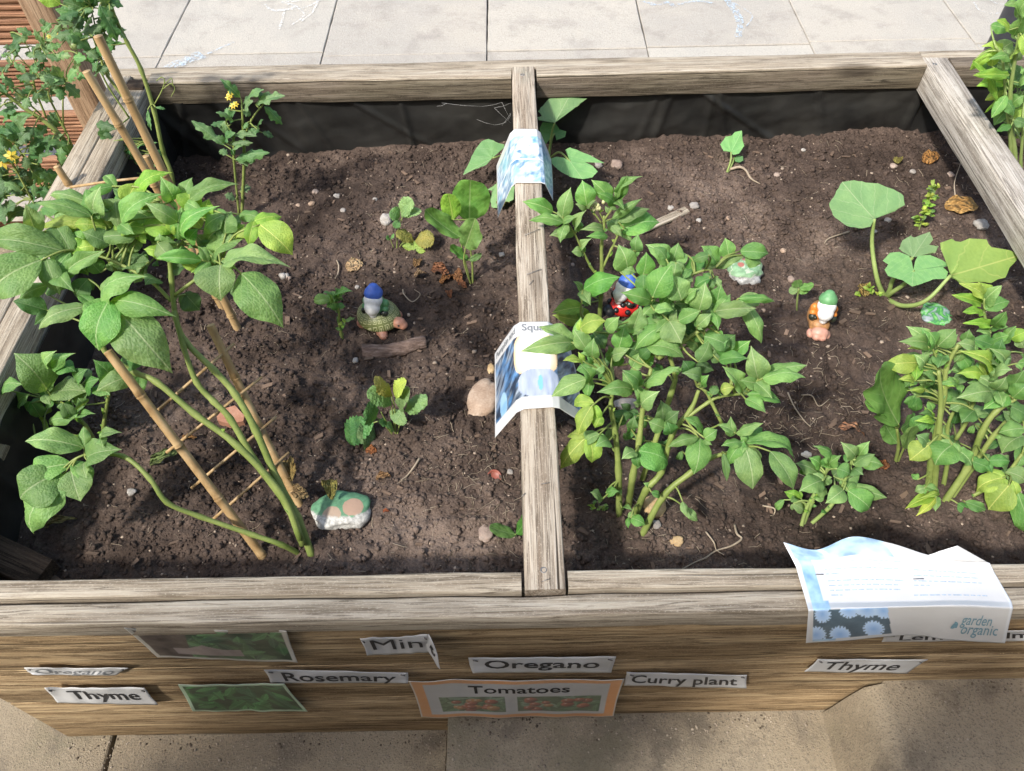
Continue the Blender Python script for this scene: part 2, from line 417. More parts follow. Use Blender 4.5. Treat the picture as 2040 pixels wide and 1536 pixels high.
# rough mortar fillet between the two levels
mb = MB(); n = 40; prof = [(-.022, .098), (-.016, .125), (-.008, .20), (.004, .262), (.03, .284), (.055, .272)]
vs = []
for i in range(n):
    y = -.9 + 1.32 * i / (n - 1)
    for j, (dx, z) in enumerate(prof):
        e = (float(fbm(np.array(y * 16), np.array(j * 1.7), 4, 2)) - .5) * .022
        vs.append((xr + dx + e, y, z + e * .4))
mb.add(vs, grid_faces(len(prof), n)); mb.build('mortar_fillet', M['front_ground'], fp)

# grit and crumbs lying on the front pavement
def ico():
    bm = bmesh.new(); bmesh.ops.create_icosphere(bm, subdivisions=1, radius=1); v = np.array([q.co[:] for q in bm.verts]); f = np.array([[q.index for q in p.verts] for p in bm.faces]); bm.free(); return v, f
IV, IF = ico()
t5 = (1 + 5 ** .5) / 2
I0V = np.array([(-1, t5, 0), (1, t5, 0), (-1, -t5, 0), (1, -t5, 0), (0, -1, t5), (0, 1, t5), (0, -1, -t5), (0, 1, -t5), (t5, 0, -1), (t5, 0, 1), (-t5, 0, -1), (-t5, 0, 1)]) / math.sqrt(1 + t5 * t5)
I0F = np.array([(0, 11, 5), (0, 5, 1), (0, 1, 7), (0, 7, 10), (0, 10, 11), (1, 5, 9), (5, 11, 4), (11, 10, 2), (10, 7, 6), (7, 1, 8), (3, 9, 4), (3, 4, 2), (3, 2, 6), (3, 6, 8), (3, 8, 9), (4, 9, 5), (2, 4, 11), (6, 2, 10), (8, 6, 7), (9, 8, 1)])
def scatter(name, pts, sizes, mt, flat=.75, big=False, label=None, cat=None, jag=.28, smooth=False):
    V, Fc = (IV, IF) if big else (I0V, I0F)
    n = len(pts); nv_ = len(V); P = np.asarray(pts, float); S = np.asarray(sizes, float)
    q = RNG.normal(size=(n, 4)); q /= np.linalg.norm(q, axis=1, keepdims=True); a, b, c, d = q.T
    Rm = np.stack([1 - 2 * (c * c + d * d), 2 * (b * c - a * d), 2 * (b * d + a * c), 2 * (b * c + a * d), 1 - 2 * (b * b + d * d), 2 * (c * d - a * b), 2 * (b * d - a * c), 2 * (c * d + a * b), 1 - 2 * (b * b + c * c)], -1).reshape(n, 3, 3)
    v = V[None] * (1 + RNG.uniform(-jag, jag, (n, nv_, 1))) * RNG.uniform(.65, 1.4, (n, 1, 3)); v = np.einsum('nij,nkj->nki', Rm, v) * S[:, None, None]; v[..., 2] *= flat
    vv = (v + P[:, None]).reshape(-1, 3); ff = (Fc[None] + (np.arange(n) * nv_)[:, None, None]).reshape(-1, 3)
    me = bpy.data.meshes.new(name); me.vertices.add(len(vv)); me.vertices.foreach_set('co', vv.ravel())
    me.loops.add(ff.size); me.loops.foreach_set('vertex_index', ff.ravel())
    me.polygons.add(len(ff)); me.polygons.foreach_set('loop_start', np.arange(0, ff.size, 3)); me.polygons.foreach_set('loop_total', np.full(len(ff), 3))
    if smooth: me.polygons.foreach_set('use_smooth', [True] * len(ff))
    me.materials.append(mt); me.update(); me.validate()
    o = put(name, me); tag(o, label, cat, kind='stuff'); return o
M['grit'] = plain('pale_grit', (.36, .30, .23), .9, 8, .6)
pts = []; sz = []
for _ in range(1100):
    x = random.uniform(-1.0, 1.6); y = .415 - abs(random.gauss(0, 1)) * (.05 if random.random() < .6 else .25)
    z = 0 if x < xm else (.102 if x < xr - .03 else .282)
    if abs(x - xr) < .05: continue
    s = random.uniform(.0007, .0022) * (1.8 if random.random() < .06 else 1); pts.append((x, y, z + s * .4)); sz.append(s)
scatter('grit_crumbs', pts, sz, M['grit'], label='loose pale grit and crumbs along the foot of the planter', cat='grit')

pts = []; sz = []
for _ in range(420):
    x = random.uniform(-.93, 1.6); z = 0 if x < xm else (.102 if x < xr - .03 else .282)
    if abs(x - xr) < .05: continue
    if float(vn(x * 9, 3.0, 4)) < .42: continue
    q = random.uniform(.0006, .0026); pts.append((x, .424 - abs(random.gauss(0, .02)), z + q * .4)); sz.append(q)
scatter('dirt_crumbs', pts, sz, plain('foot_dirt', (.13, .10, .07), .95, 6, .5), label='dark dirt crumbs gathered in the joint below the planter front', cat='dirt')  # soil crumbs drawing the dirt and shadow line at the wall foot
# chalk strokes on the patio
g = G('chalk_white'); v = g.pos(); n = g.math('MULTIPLY', g.step(g.noise(v, 130, 4, .75), .46, .62), .75)
def chalk_mat(name, col):
    g = G(name); v = g.pos(); a = g.math('MULTIPLY', g.step(g.noise(v, 110, 5, .8), .45, .62), .72)
    g.p(Base_Color=col, Roughness=1.0, Alpha=a); return g.m
M['chalk_w'] = chalk_mat('white_chalk', (.74, .76, .76)); M['chalk_b'] = chalk_mat('pale_blue_chalk', (.50, .64, .78))
def chalk(strokes, mt, label):
    mb = MB()
    for q, (pts, w0) in enumerate(strokes):
        c = catmull([atz(x, y, PZ + .0045 + .0005 * q) for x, y in pts], 6); vs = []
        for i, p in enumerate(c):
            t = (c[min(i + 1, len(c) - 1)] - c[max(i - 1, 0)]).normalized(); s = Vector((-t.y, t.x, 0))
            ww = w0 * (.6 + .6 * float(vn(i * .7, q * 3.3)))
            vs += [p - s * ww, p + s * ww]
        mb.add(vs, [(2 * i, 2 * i + 1, 2 * i + 3, 2 * i + 2) for i in range(len(c) - 1)])
    tag(mb.build('chalk_scribble', mt), label, 'chalk drawing', 'chalk scribbles on the patio')
chalk([([(328, 136), (360, 122), (400, 106)], .022), ([(360, 128), (420, 104), (466, 83)], .006), ([(345, 134), (385, 118), (410, 112)], .015)], M['chalk_b'], 'pale blue chalk smear on paving behind the tomato plants')
chalk([([(528, 8), (548, 22), (590, 12), (560, 4), (600, 2)], .006), ([(540, 20), (600, 16), (632, 4)], .005), ([(566, 20), (562, 40), (556, 58)], .005), ([(590, 12), (606, 30), (580, 50)], .004), ([(600, 42), (622, 24), (634, 0)], .004)], M['chalk_w'], 'white chalk scribble on paving with thin tangled lines')
chalk([([(1280, 2), (1310, 10), (1330, 4), (1345, 14)], .008), ([(1350, 8), (1390, 2), (1420, 6)], .007), ([(1430, -30), (1452, 4), (1470, 30), (1474, 52), (1470, 74)], .016), ([(1452, 0), (1490, 22), (1498, 36), (1480, 60)], .003)], M['chalk_b'], 'pale blue chalk curve with a thick hooked tail on paving')
chalk([([(1940, 4), (1955, 22), (1990, 26), (2010, 18)], .004), ([(1960, -8), (1985, 6), (2012, 10)], .004)], M['chalk_w'], 'thin white chalk loops on paving beside the black post')

# ------------------------------------------------------------------ the raised planter
bed = empty('raised_planter', (.5, 1.15, 0))
tag(bed, 'long weathered timber raised bed lined with black sheet and filled with soil', 'raised planter')
XL, XR = -.935, 2.12; YW = .425
def front_board(z1, z0):
    return board('front_sleeper', (XL, YW, (z1 + z0) / 2), (XR, YW, (z1 + z0) / 2), z1 - z0, .05, M['wood_front'], bed, up=Vector((0, -1, 0)), nx=60)
front_board(.600, .417); front_board(.414, .238); front_board(.235, .002)
for (z1, z0) in ((.600, .417), (.414, .238), (.235, .002)):
    board('side_sleeper', (XL, YW + .052, (z1 + z0) / 2), (XL, 1.86, (z1 + z0) / 2), z1 - z0, .026, M['wood_front'], bed, up=Vector((-1, 0, 0)))
    board('side_sleeper', (XR, YW + .052, (z1 + z0) / 2), (XR, 1.86, (z1 + z0) / 2), z1 - z0, .026, M['wood_front'], bed, up=Vector((1, 0, 0)))
    board('back_sleeper', (XL, 1.875, (z1 + z0) / 2), (XR, 1.875, (z1 + z0) / 2), z1 - z0, .035, M['wood_front'], bed, up=Vector((0, 1, 0)))
# front top planks
board('top_plank', (-1.01, .4275, TOP - .003), (XR + .02, .4255, TOP - .003), .031, .047, M['wood_top'], bed, nx=90, wav=.0018)
board('top_rail', (-.90, .4640, TOP + .001), (.0045, .4625, TOP + .001), .029, .055, M['wood_top'], bed, nx=60)
board('top_rail', (.0715, .4630, TOP + .001), (XR - .05, .4610, TOP + .001), .029, .055, M['wood_top'], bed, nx=60)
# back rails
board('back_rail', (-.90, 1.809, TOP), (.006, 1.803, TOP), .042, .055, M['wood_rail'], bed, nx=50, wav=.002)
board('back_rail', (.069, 1.806, TOP + .002), (1.038, 1.818, TOP + .002), .046, .057, M['wood_rail'], bed, nx=50, wav=.002)
board('back_rail', (1.110, 1.818, TOP + .002), (XR - .05, 1.818, TOP + .002), .046, .057, M['wood_rail'], bed, nx=40)
board('top_plank', (-1.01, 1.858, TOP - .004), (1.05, 1.862, TOP - .004), .042, .04, M['wood_top'], bed, nx=70)
board('top_plank', (1.052, 1.864, TOP - .004), (XR + .02, 1.864, TOP - .004), .042, .04, M['wood_top'], bed, nx=50)
# paler strips over the back rails, their tops lighter than the faces
board('rail_cap', (-.90, 1.810, TOP + .0065), (.006, 1.804, TOP + .0065), .044, .006, M['wood_top'], bed, nx=50, bev=.0015)
board('rail_cap', (.069, 1.807, TOP + .0085), (1.038, 1.819, TOP + .0085), .047, .006, M['wood_top'], bed, nx=50, bev=.0015)
# left side: two planks side by side
board('top_plank', (-.979, .447, TOP), (-.979, 1.835, TOP), .046, .05, M['wood_top'], bed, nx=60)
board('top_rail', (-.929, .447, TOP - .001), (-.929, 1.785, TOP - .001), .050, .10, M['wood_top'], bed, nx=60)
board('corner_block', (-.952, 1.790, TOP + .004), (-.906, 1.790, TOP + .004), .042, .06, M['wood_dark'], bed, nx=4)
board('top_plank', (XR - .003, .447, TOP), (XR - .003, 1.835, TOP), .046, .05, M['wood_top'], bed, nx=40)
board('top_rail', (XR - .052, .447, TOP - .001), (XR - .052, 1.785, TOP - .001), .046, .10, M['wood_top'], bed, nx=40)
# cross beams
beam = board('cross_beam', (.0385, .4475, TOP + .003), (.0365, 1.834, TOP + .003), .0575, .055, M['wood_beam_green'], bed, nx=80, wav=.0016)
beam2 = board('cross_beam', (1.073, .4475, TOP + .003), (1.073, 1.84, TOP + .003), .066, .066, M['wood_beam'], bed, nx=80, wav=.0016)
def screw(p, parent, r=.0055):
    mb = MB(); n = 14
    for (rr, dz) in ((r, -.002), (r, .0006), (r * .8, .0012), (r * .45, .0008), (r * .4, -.0006)):
        mb.v += [Vector(p) + Vector((math.cos(2 * math.pi * i / n) * rr, math.sin(2 * math.pi * i / n) * rr, dz)) for i in range(n)]
    for q in range(4):
        for i in range(n): mb.f.append((q * n + i, q * n + (i + 1) % n, (q + 1) * n + (i + 1) % n, (q + 1) * n + i))
    mb.f.append(tuple(4 * n + i for i in range(n))); mb.m = [0] * len(mb.f)
    return mb.build('screw', M['metal'], parent, origin=None)
screw(atz(1041, 149, TOP + .003), beam); screw(atz(1083, 1136, TOP + .003), beam)
screw(atz(1862, 128, TOP + .003), beam2)
def staple(a, b, h=.0022, name='staple', parent=None, r=.0006):
    mid = (a + b) / 2
    v, f = tube([a + Vector((0, 0, -.002)), a + Vector((0, 0, h)), b + Vector((0, 0, h)), b + Vector((0, 0, -.002))], r, 5)
    return obj(name, v, f, M['metal'], parent)
for (x0, y0, x1, y1_) in ((1046, 470, 1075, 458), (1050, 548, 1078, 538), (1055, 568, 1062, 560), (1078, 966, 1094, 963), (1079, 1160, 1096, 1154), (1040, 990, 1046, 984)):
    staple(atz(x0, y0, TOP + .003), atz(x1, y1_, TOP + .003), parent=beam)
# corner strut inside, front left
a = atz(-40, 1075, .52); b = atz(78, 1135, .46)
board('corner_strut', atz(-70, 1072, .49), atz(84, 1142, .47), .055, .09, M['wood_dark'], bed, nx=10, wav=.004)

# liner
def liner(x0, x1, yb, seed, amp=.012, side=None):
    nu, nv = 170, 40; u = np.linspace(0, 1, nu); v = np.linspace(0, 1, nv); U, V = np.meshgrid(u, v)
    X = x0 + (x1 - x0) * U; Z = .60 - .26 * V
    L = abs(x1 - x0)
    d = (fbm(U * L * 5 + V * 1.1, V * 2.2 - U * L * 1.2, 4, seed) - .5) * amp * 1.6
    for k in range(9):                                            # sharp creases
        rr = np.random.default_rng(seed * 31 + k); cx = rr.random(); sl = rr.uniform(-1.6, .6) * (.25 / L); wd = .010 / L * rr.uniform(.6, 1.6)
        q = (U - cx - sl * (1 - V)) / wd; d += np.exp(-q * q) * rr.uniform(.003, .010) * np.clip(1.25 - V * rr.uniform(0, 1.1), 0, 1)
    d += .006 * (1 - V)
    Y = yb - d
    vs = np.stack([X, Y, Z], -1).reshape(-1, 3)
    if side: vs = np.stack([np.full(X.size, side[0]) + d.ravel() * side[1], X.ravel(), Z.ravel()], -1)
    return obj('liner_sheet', vs, grid_faces(nu, nv), M['liner'], bed)
liner(-.92, .04, 1.800, 1, .014); liner(.04, 1.07, 1.806, 5, .02); liner(1.07, 2.08, 1.806, 7)
liner(.47, 1.82, 0, 11, side=(-.905, 1)); liner(.47, 1.82, 0, 12, side=(2.075, -1))
liner(-.92, 2.08, .478, 13)

# ------------------------------------------------------------------ soil
MOUNDS = [(-.37, .62, .02, .09), (.22, .64, .02, .12), (.80, .68, .02, .12), (.62, 1.74, .03, .14), (.95, 1.73, .035, .12), (.30, 1.74, .02, .2), (-.55, .62, -.012, .12), (.45, 1.0, -.012, .15), (-.1, 1.75, .015, .2)]
def soil_h(x, y):
    x = np.asarray(x, float); y = np.asarray(y, float)
    h = SOILZ - .012 + (fbm(x * 4, y * 4, 3, 1) - .5) * .036
    for (mx, my, a, s) in MOUNDS: h = h + a * np.exp(-((x - mx) ** 2 + (y - my) ** 2) / (2 * s * s))
    b1 = 1 - np.abs(2 * vn(x * 22, y * 22, 5) - 1); b2 = 1 - np.abs(2 * vn(x * 50, y * 50, 6) - 1); b3 = vn(x * 110, y * 110, 8)
    rough = .45 + .9 * fbm(x * 5, y * 5, 2, 21)
    h = h + rough * ((b1 - .5) * .011 + (b2 - .5) * .010 + (b3 - .5) * .0065)
    return h
x0, x1, ya, yb = -.93, 2.10, .462, 1.815
st = .0042; nu = int((x1 - x0) / st); nv = int((yb - ya) / st)
X, Y = np.meshgrid(np.linspace(x0, x1, nu), np.linspace(ya, yb, nv)); Z = soil_h(X, Y)
vv = np.stack([X, Y, Z], -1).reshape(-1, 3)
idx = np.arange(nu * nv).reshape(nv, nu)
ff = np.stack([idx[:-1, :-1], idx[:-1, 1:], idx[1:, 1:], idx[1:, :-1]], -1).reshape(-1, 4)
me = bpy.data.meshes.new('soil'); me.vertices.add(len(vv)); me.vertices.foreach_set('co', vv.ravel())
me.loops.add(ff.size); me.loops.foreach_set('vertex_index', ff.ravel()); me.polygons.add(len(ff))
me.polygons.foreach_set('loop_start', np.arange(0, ff.size, 4)); me.polygons.foreach_set('loop_total', np.full(len(ff), 4))
me.polygons.foreach_set('use_smooth', [True] * len(ff)); me.materials.append(M['soil']); me.update()
soil = put('soil', me); tag(soil, kind='structure')
def sh(x, y): return float(soil_h(np.array(x), np.array(y)))
def onsoil(px, py, dz=0.0):
    z = SOILZ
    for _ in range(4):
        p = atz(px, py, z); z = sh(p.x, p.y)
    return Vector((p.x, p.y, z + dz))

def rand_xy(n, x0=-.90, x1=1.55, y0=.49, y1=1.79):
    return RNG.uniform(x0, x1, n), RNG.uniform(y0, y1, n)
xs, ys = rand_xy(78000); keep = fbm(xs * 6, ys * 6, 3, 33) + RNG.uniform(-.35, .35, len(xs)) > .40; xs, ys = xs[keep], ys[keep]
s = .0013 + .0050 * RNG.power(.40, len(xs)) ** 1.5
zs = soil_h(xs, ys) + s * .25
scatter('soil_crumbs', np.stack([xs, ys, zs], -1), s, M['clod'], flat=.8, label='dark crumbs and clods of soil scattered over the bed', cat='soil crumbs', smooth=True)
xs, ys = rand_xy(1700); s = RNG.uniform(.0010, .0030, len(xs)) * np.where(RNG.random(len(xs)) < .07, 1.8, 1)
scatter('pale_gravel', np.stack([xs, ys, soil_h(xs, ys) + s * .3], -1), s, plain('pale_gravel_bits', (.30, .235, .18), .85, 3.1, .65), flat=.7, label='small pale stones and chips mixed into the bed soil', cat='gravel')
# fibres, twigs, chips
mb = MB()
for _ in range(1500):
    cl = random.random()
    x = random.uniform(-.88, 1.5); y = random.uniform(.5, 1.77)
    if cl < .45:
        x, y = random.choice([(.55, .90), (.62, .98), (-.1, .80), (.5, .85), (-.05, .72), (1.0, 1.3), (.25, .63), (.9, 1.2)]); x += random.gauss(0, .07); y += random.gauss(0, .07)
        if not (-.88 < x < 1.5 and .5 < y < 1.77): continue
    a = random.uniform(0, 6.28); L = random.uniform(.006, .026) * (1.8 if random.random() < .1 else 1); p = []
    for k in range(4):
        a += random.uniform(-.5, .5); x += math.cos(a) * L / 3; y += math.sin(a) * L / 3
        p.append(Vector((x, y, sh(x, y) + .0012 + random.uniform(0, .002))))
    v, f = tube(p, [random.uniform(.00025, .0007)] * 4, 3, False); mb.add(v, f)
o = mb.build('straw_fibres', M['root'], smooth=True); tag(o, 'fine dry roots and straw fibres lying on the soil', 'straw', kind='stuff')
mb = MB()
for _ in range(420):
    x = random.uniform(-.88, 1.5); y = random.uniform(.5, 1.77); a = random.uniform(0, 6.28); L = random.uniform(.004, .013); wd = L * random.uniform(.25, .5)
    c, s_ = math.cos(a), math.sin(a); z = sh(x, y) + .002; vs = []
    for (u, v2, dz) in ((-1, -.6, 0), (.8, -1, 0), (1, .7, 0), (-.7, 1, 0)):
        vs.append((x + c * u * L - s_ * v2 * wd, y + s_ * u * L + c * v2 * wd, z + random.uniform(-.001, .002)))
    vs += [(q[0], q[1], q[2] + .0018) for q in vs]
    mb.add(vs, [(4, 5, 6, 7), (0, 1, 5, 4), (1, 2, 6, 5), (2, 3, 7, 6), (3, 0, 4, 7)])
o = mb.build('bark_chips', plain('bark_chip', (.12, .08, .055), .9, 6, .6), smooth=False); tag(o, 'small brown bark chips strewn over the soil', 'bark chips', kind='stuff')

# ------------------------------------------------------------------ slatted deck-board screen, far left
YS = 1.93
sp_ = aty(130, 90, YS); scr = empty('slatted_screen', (sp_.x - .3, YS, PZ))
tag(scr, 'reddish slatted screen of ridged deck boards on a post behind the planter corner', 'wooden screen')
xp = aty(150, 130, YS).x
board('post', (xp, YS - .045, PZ), (xp, YS - .045, .98), .075, .075, M['wood_post'], scr, up=Vector((0, -1, 0)), nx=30)
board('post', (xp - 1.3, YS - .045, PZ), (xp - 1.3, YS - .045, .98), .075, .075, M['wood_post'], scr, up=Vector((0, -1, 0)), nx=30)
def deck(z0, z1):
    mb = MB(); n = 9; prof = []
    for i in range(n):
        za = z0 + (z1 - z0) * i / n; dz = (z1 - z0) / n
        prof += [(-.004, za + dz * .05), (-.009, za + dz * .3), (-.009, za + dz * .62), (-.004, za + dz * .9)]
    prof = [(.014, z0 + .001)] + prof + [(-.004, z1 - .001), (.014, z1)]
    vs = []
    for x in (xp - 1.5, xp - .02):
        for (y, z) in prof: vs.append((x, YS + y, z))
    k = len(prof); fs = [(i, i + 1, k + i + 1, k + i)[::-1] for i in range(k - 1)] + [(k - 1, 0, k, 2 * k - 1)[::-1], tuple(range(k)), tuple(reversed(range(k, 2 * k)))]
    org = Vector((xp - .76, YS, (z0 + z1) / 2))
    obj('deck_board', vs, fs, M['wood_screen'], scr, smooth=False, origin=org)
edges = [(-40, 88), (124, 192), (226, 288), (316, 372), (400, 460)]
for (ya_, yb_) in edges:
    deck(aty(60, yb_, YS).z, aty(60, ya_, YS).z)
# black post, far right
pb = aty(2004, 62, 2.25); pt = aty(2040, -60, 2.25)
v, f = tube([Vector((pb.x + .05, 2.25, PZ)), Vector((pb.x + .06, 2.25, PZ + .35)), Vector((pb.x + .075, 2.25, PZ + .75))], [.075, .085, .095], 18)
bp = obj('black_tub', v, f, plain('matt_black_plastic', (.025, .027, .034), .5, 20, .3)); tag(bp, 'tall matt black plastic tub standing on the patio', 'tub')

# ------------------------------------------------------------------ leaf meshes
PT = [0, .05, .15, .3, .45, .6, .75, .88, .95, 1]
PROF = {'potato': [.03, .20, .38, .485, .5, .44, .30, .125, .045, .0], 'tomato': [.03, .16, .34, .46, .48, .42, .32, .18, .09, .0],
        'dock': [.06, .22, .37, .47, .5, .49, .43, .32, .22, .03], 'straw': [.03, .10, .25, .41, .49, .5, .46, .36, .24, .06],
        'dry': [.05, .22, .37, .47, .5, .46, .38, .26, .15, .02], 'dryflat': [.05, .22, .37, .47, .5, .46, .38, .26, .15, .02], 'narrow': [.05, .2, .36, .47, .5, .45, .34, .18, .09, .0]}
LM = {}
def leaf_mesh(kind, var):
    if (kind, var) in LM: return LM[kind, var]
    rr = random.Random(hash((len(kind), ord(kind[0]), ord(kind[-1]), var)) & 0xffff)
    if kind == 'pumpkin':
        nr, na = 8, 84; vs = [(0, 0, 0)]; fs = []
        ph = rr.uniform(0, 6.3); cup = rr.uniform(.04, .16)
        for i in range(1, nr + 1):
            for j in range(na):
                a = -math.pi + 2 * math.pi * (j + .5) / na; aa = abs(a)
                rad = np.interp(aa, [0, .5, 1.0, 1.6, 2.3, 2.75, 3.0, 3.14], [1.0, .93, .95, .88, .66, .46, .30, .08])
                rad *= 1 + .075 * math.cos(5 * a) + .10 * (abs(((a * 14) / math.pi) % 1 - .5) - .25)
                q = i / nr; x = math.sin(a) * rad * q * .62; y = math.cos(a) * rad * q
                z = cup * q * q * (1 if rr.random() < 2 else 1) + .06 * q * q * math.sin(3 * a + ph) + .03 * q * math.cos(5 * a) - .05 * q * q * q
                vs.append((x, y, z))
        for j in range(na - 1 + 1):
            j2 = (j + 1) % na
            if j2 == 0: continue
            fs.append((0, 1 + j, 1 + j2))
            for i in range(nr - 1): fs.append((1 + i * na + j, 1 + (i + 1) * na + j, 1 + (i + 1) * na + j2, 1 + i * na + j2))
        fs = [f_[::-1] for f_ in fs]
    else:
        nt, nx = (34, 8) if kind in ('straw', 'tomato') else (28, 10)
        arch = rr.uniform(.03, .15); fold = rr.uniform(-.12, .36); wv = rr.uniform(.02, .06); ph = rr.uniform(0, 6.3); side = rr.uniform(-.06, .06)
        if kind in ('potato', 'narrow'): wv = rr.uniform(.025, .06); arch = rr.uniform(.08, .26); fold = rr.uniform(-.10, .34)
        tw = rr.uniform(-.2, .2); asy = rr.uniform(.9, 1.1)
        if kind == 'dock': fold = rr.uniform(.05, .4); arch = rr.uniform(-.12, .03)
        if kind == 'dryflat': fold = rr.uniform(.1, .25); wv = .09; arch = .12
        if kind == 'dry': fold = rr.uniform(.5, 1.3); wv = .14; arch = rr.uniform(.1, .4); tw = rr.uniform(-.9, .9)
        vs = []; fs = []
        for i in range(nt + 1):
            t = i / nt; wd = float(np.interp(t, PT, PROF.get(kind, PROF['potato'])))
            if kind == 'straw' and .12 < t < .98: wd *= .86 + .24 * (1 - ((t * 9) % 1))
            if kind == 'tomato':
                wd *= .62 + .42 * (1 - abs(((t * 3.3 + .15) % 1) * 2 - 1)) + .06 * math.sin(t * 60)
            cx = side * math.sin(math.pi * t)
            for j in range(nx + 1):
                s_ = -1 + 2 * j / nx; x = s_ * wd * (asy if s_ > 0 else 2 - asy)
                z = arch * 4 * t * (1 - t) * (1 + .3 * t) + fold * abs(x) * (.6 + .4 * math.sin(math.pi * t)) + wv * math.sin(2 * math.pi * (2.2 * t) + ph + (1.3 if s_ > 0 else 0)) * s_ * s_ * min(1, wd * 3) + tw * x * t
                z -= .16 * abs(s_) ** 3 * wd
                if kind in ('potato', 'narrow', 'straw'): z -= .010 * math.cos(2 * math.pi * 7 * (t - .9 * abs(x))) * (1 - abs(s_) ** 4)
                back = -.10 * abs(x) if kind in ('tomato',) else 0
                if kind == 'tomato': back = .18 * abs(x)
                vs.append((x + cx, t + (back if t < .97 else 0), z))
        fs = grid_faces(nx + 1, nt + 1)
    mk = {'potato': 'potato', 'narrow': 'potato', 'tomato': 'tomato', 'dock': 'dock', 'straw': 'straw', 'dry': 'dry', 'dryflat': 'dry', 'pumpkin': 'pumpkin'}[kind]
    LM[kind, var] = mesh('leaf_' + kind, vs, fs, M[mk]); return LM[kind, var]

TINT = {'': (1, 1, 1), 'l': (1.45, 1.25, .72), 'y': (2.0, 1.4, .75), 'd': (.66, .74, .72), 'b': (2.1, .95, .75), 'k': (.42, .5, .5), 'p': (1.3, 1.18, 1.25), 'o': (1.6, 1.25, .9), 'g': (.9, 1.1, .9)}  # leaf tints; lime also paints in light shining through a leaf
ZM = {0: (0, 0, 1), 1: (0, 0, 3.84), 2: (0, 380, 3.1875), 3: (0, 740, 2.833), 4: (1060, 640, 3.2), 5: (1540, 540, 2.743), 6: (880, 120, 4.518), 7: (600, 360, 4.266), 8: (580, 700, 3.657), 9: (1400, 80, 2.648), 10: (0, 1140, 2.2667), 11: (800, 1140, 2.914), 12: (1400, 1040, 3.097), 16: (900, 120, 4.8), 17: (1660, 300, 4.042), 13: (200, 0, 2.2667), 14: (1040, 340, 3.338), 15: (900, 580, 4.8)}
def zp(z, x, y): a, b, s_ = ZM[z]; return a + x / s_, b + y / s_

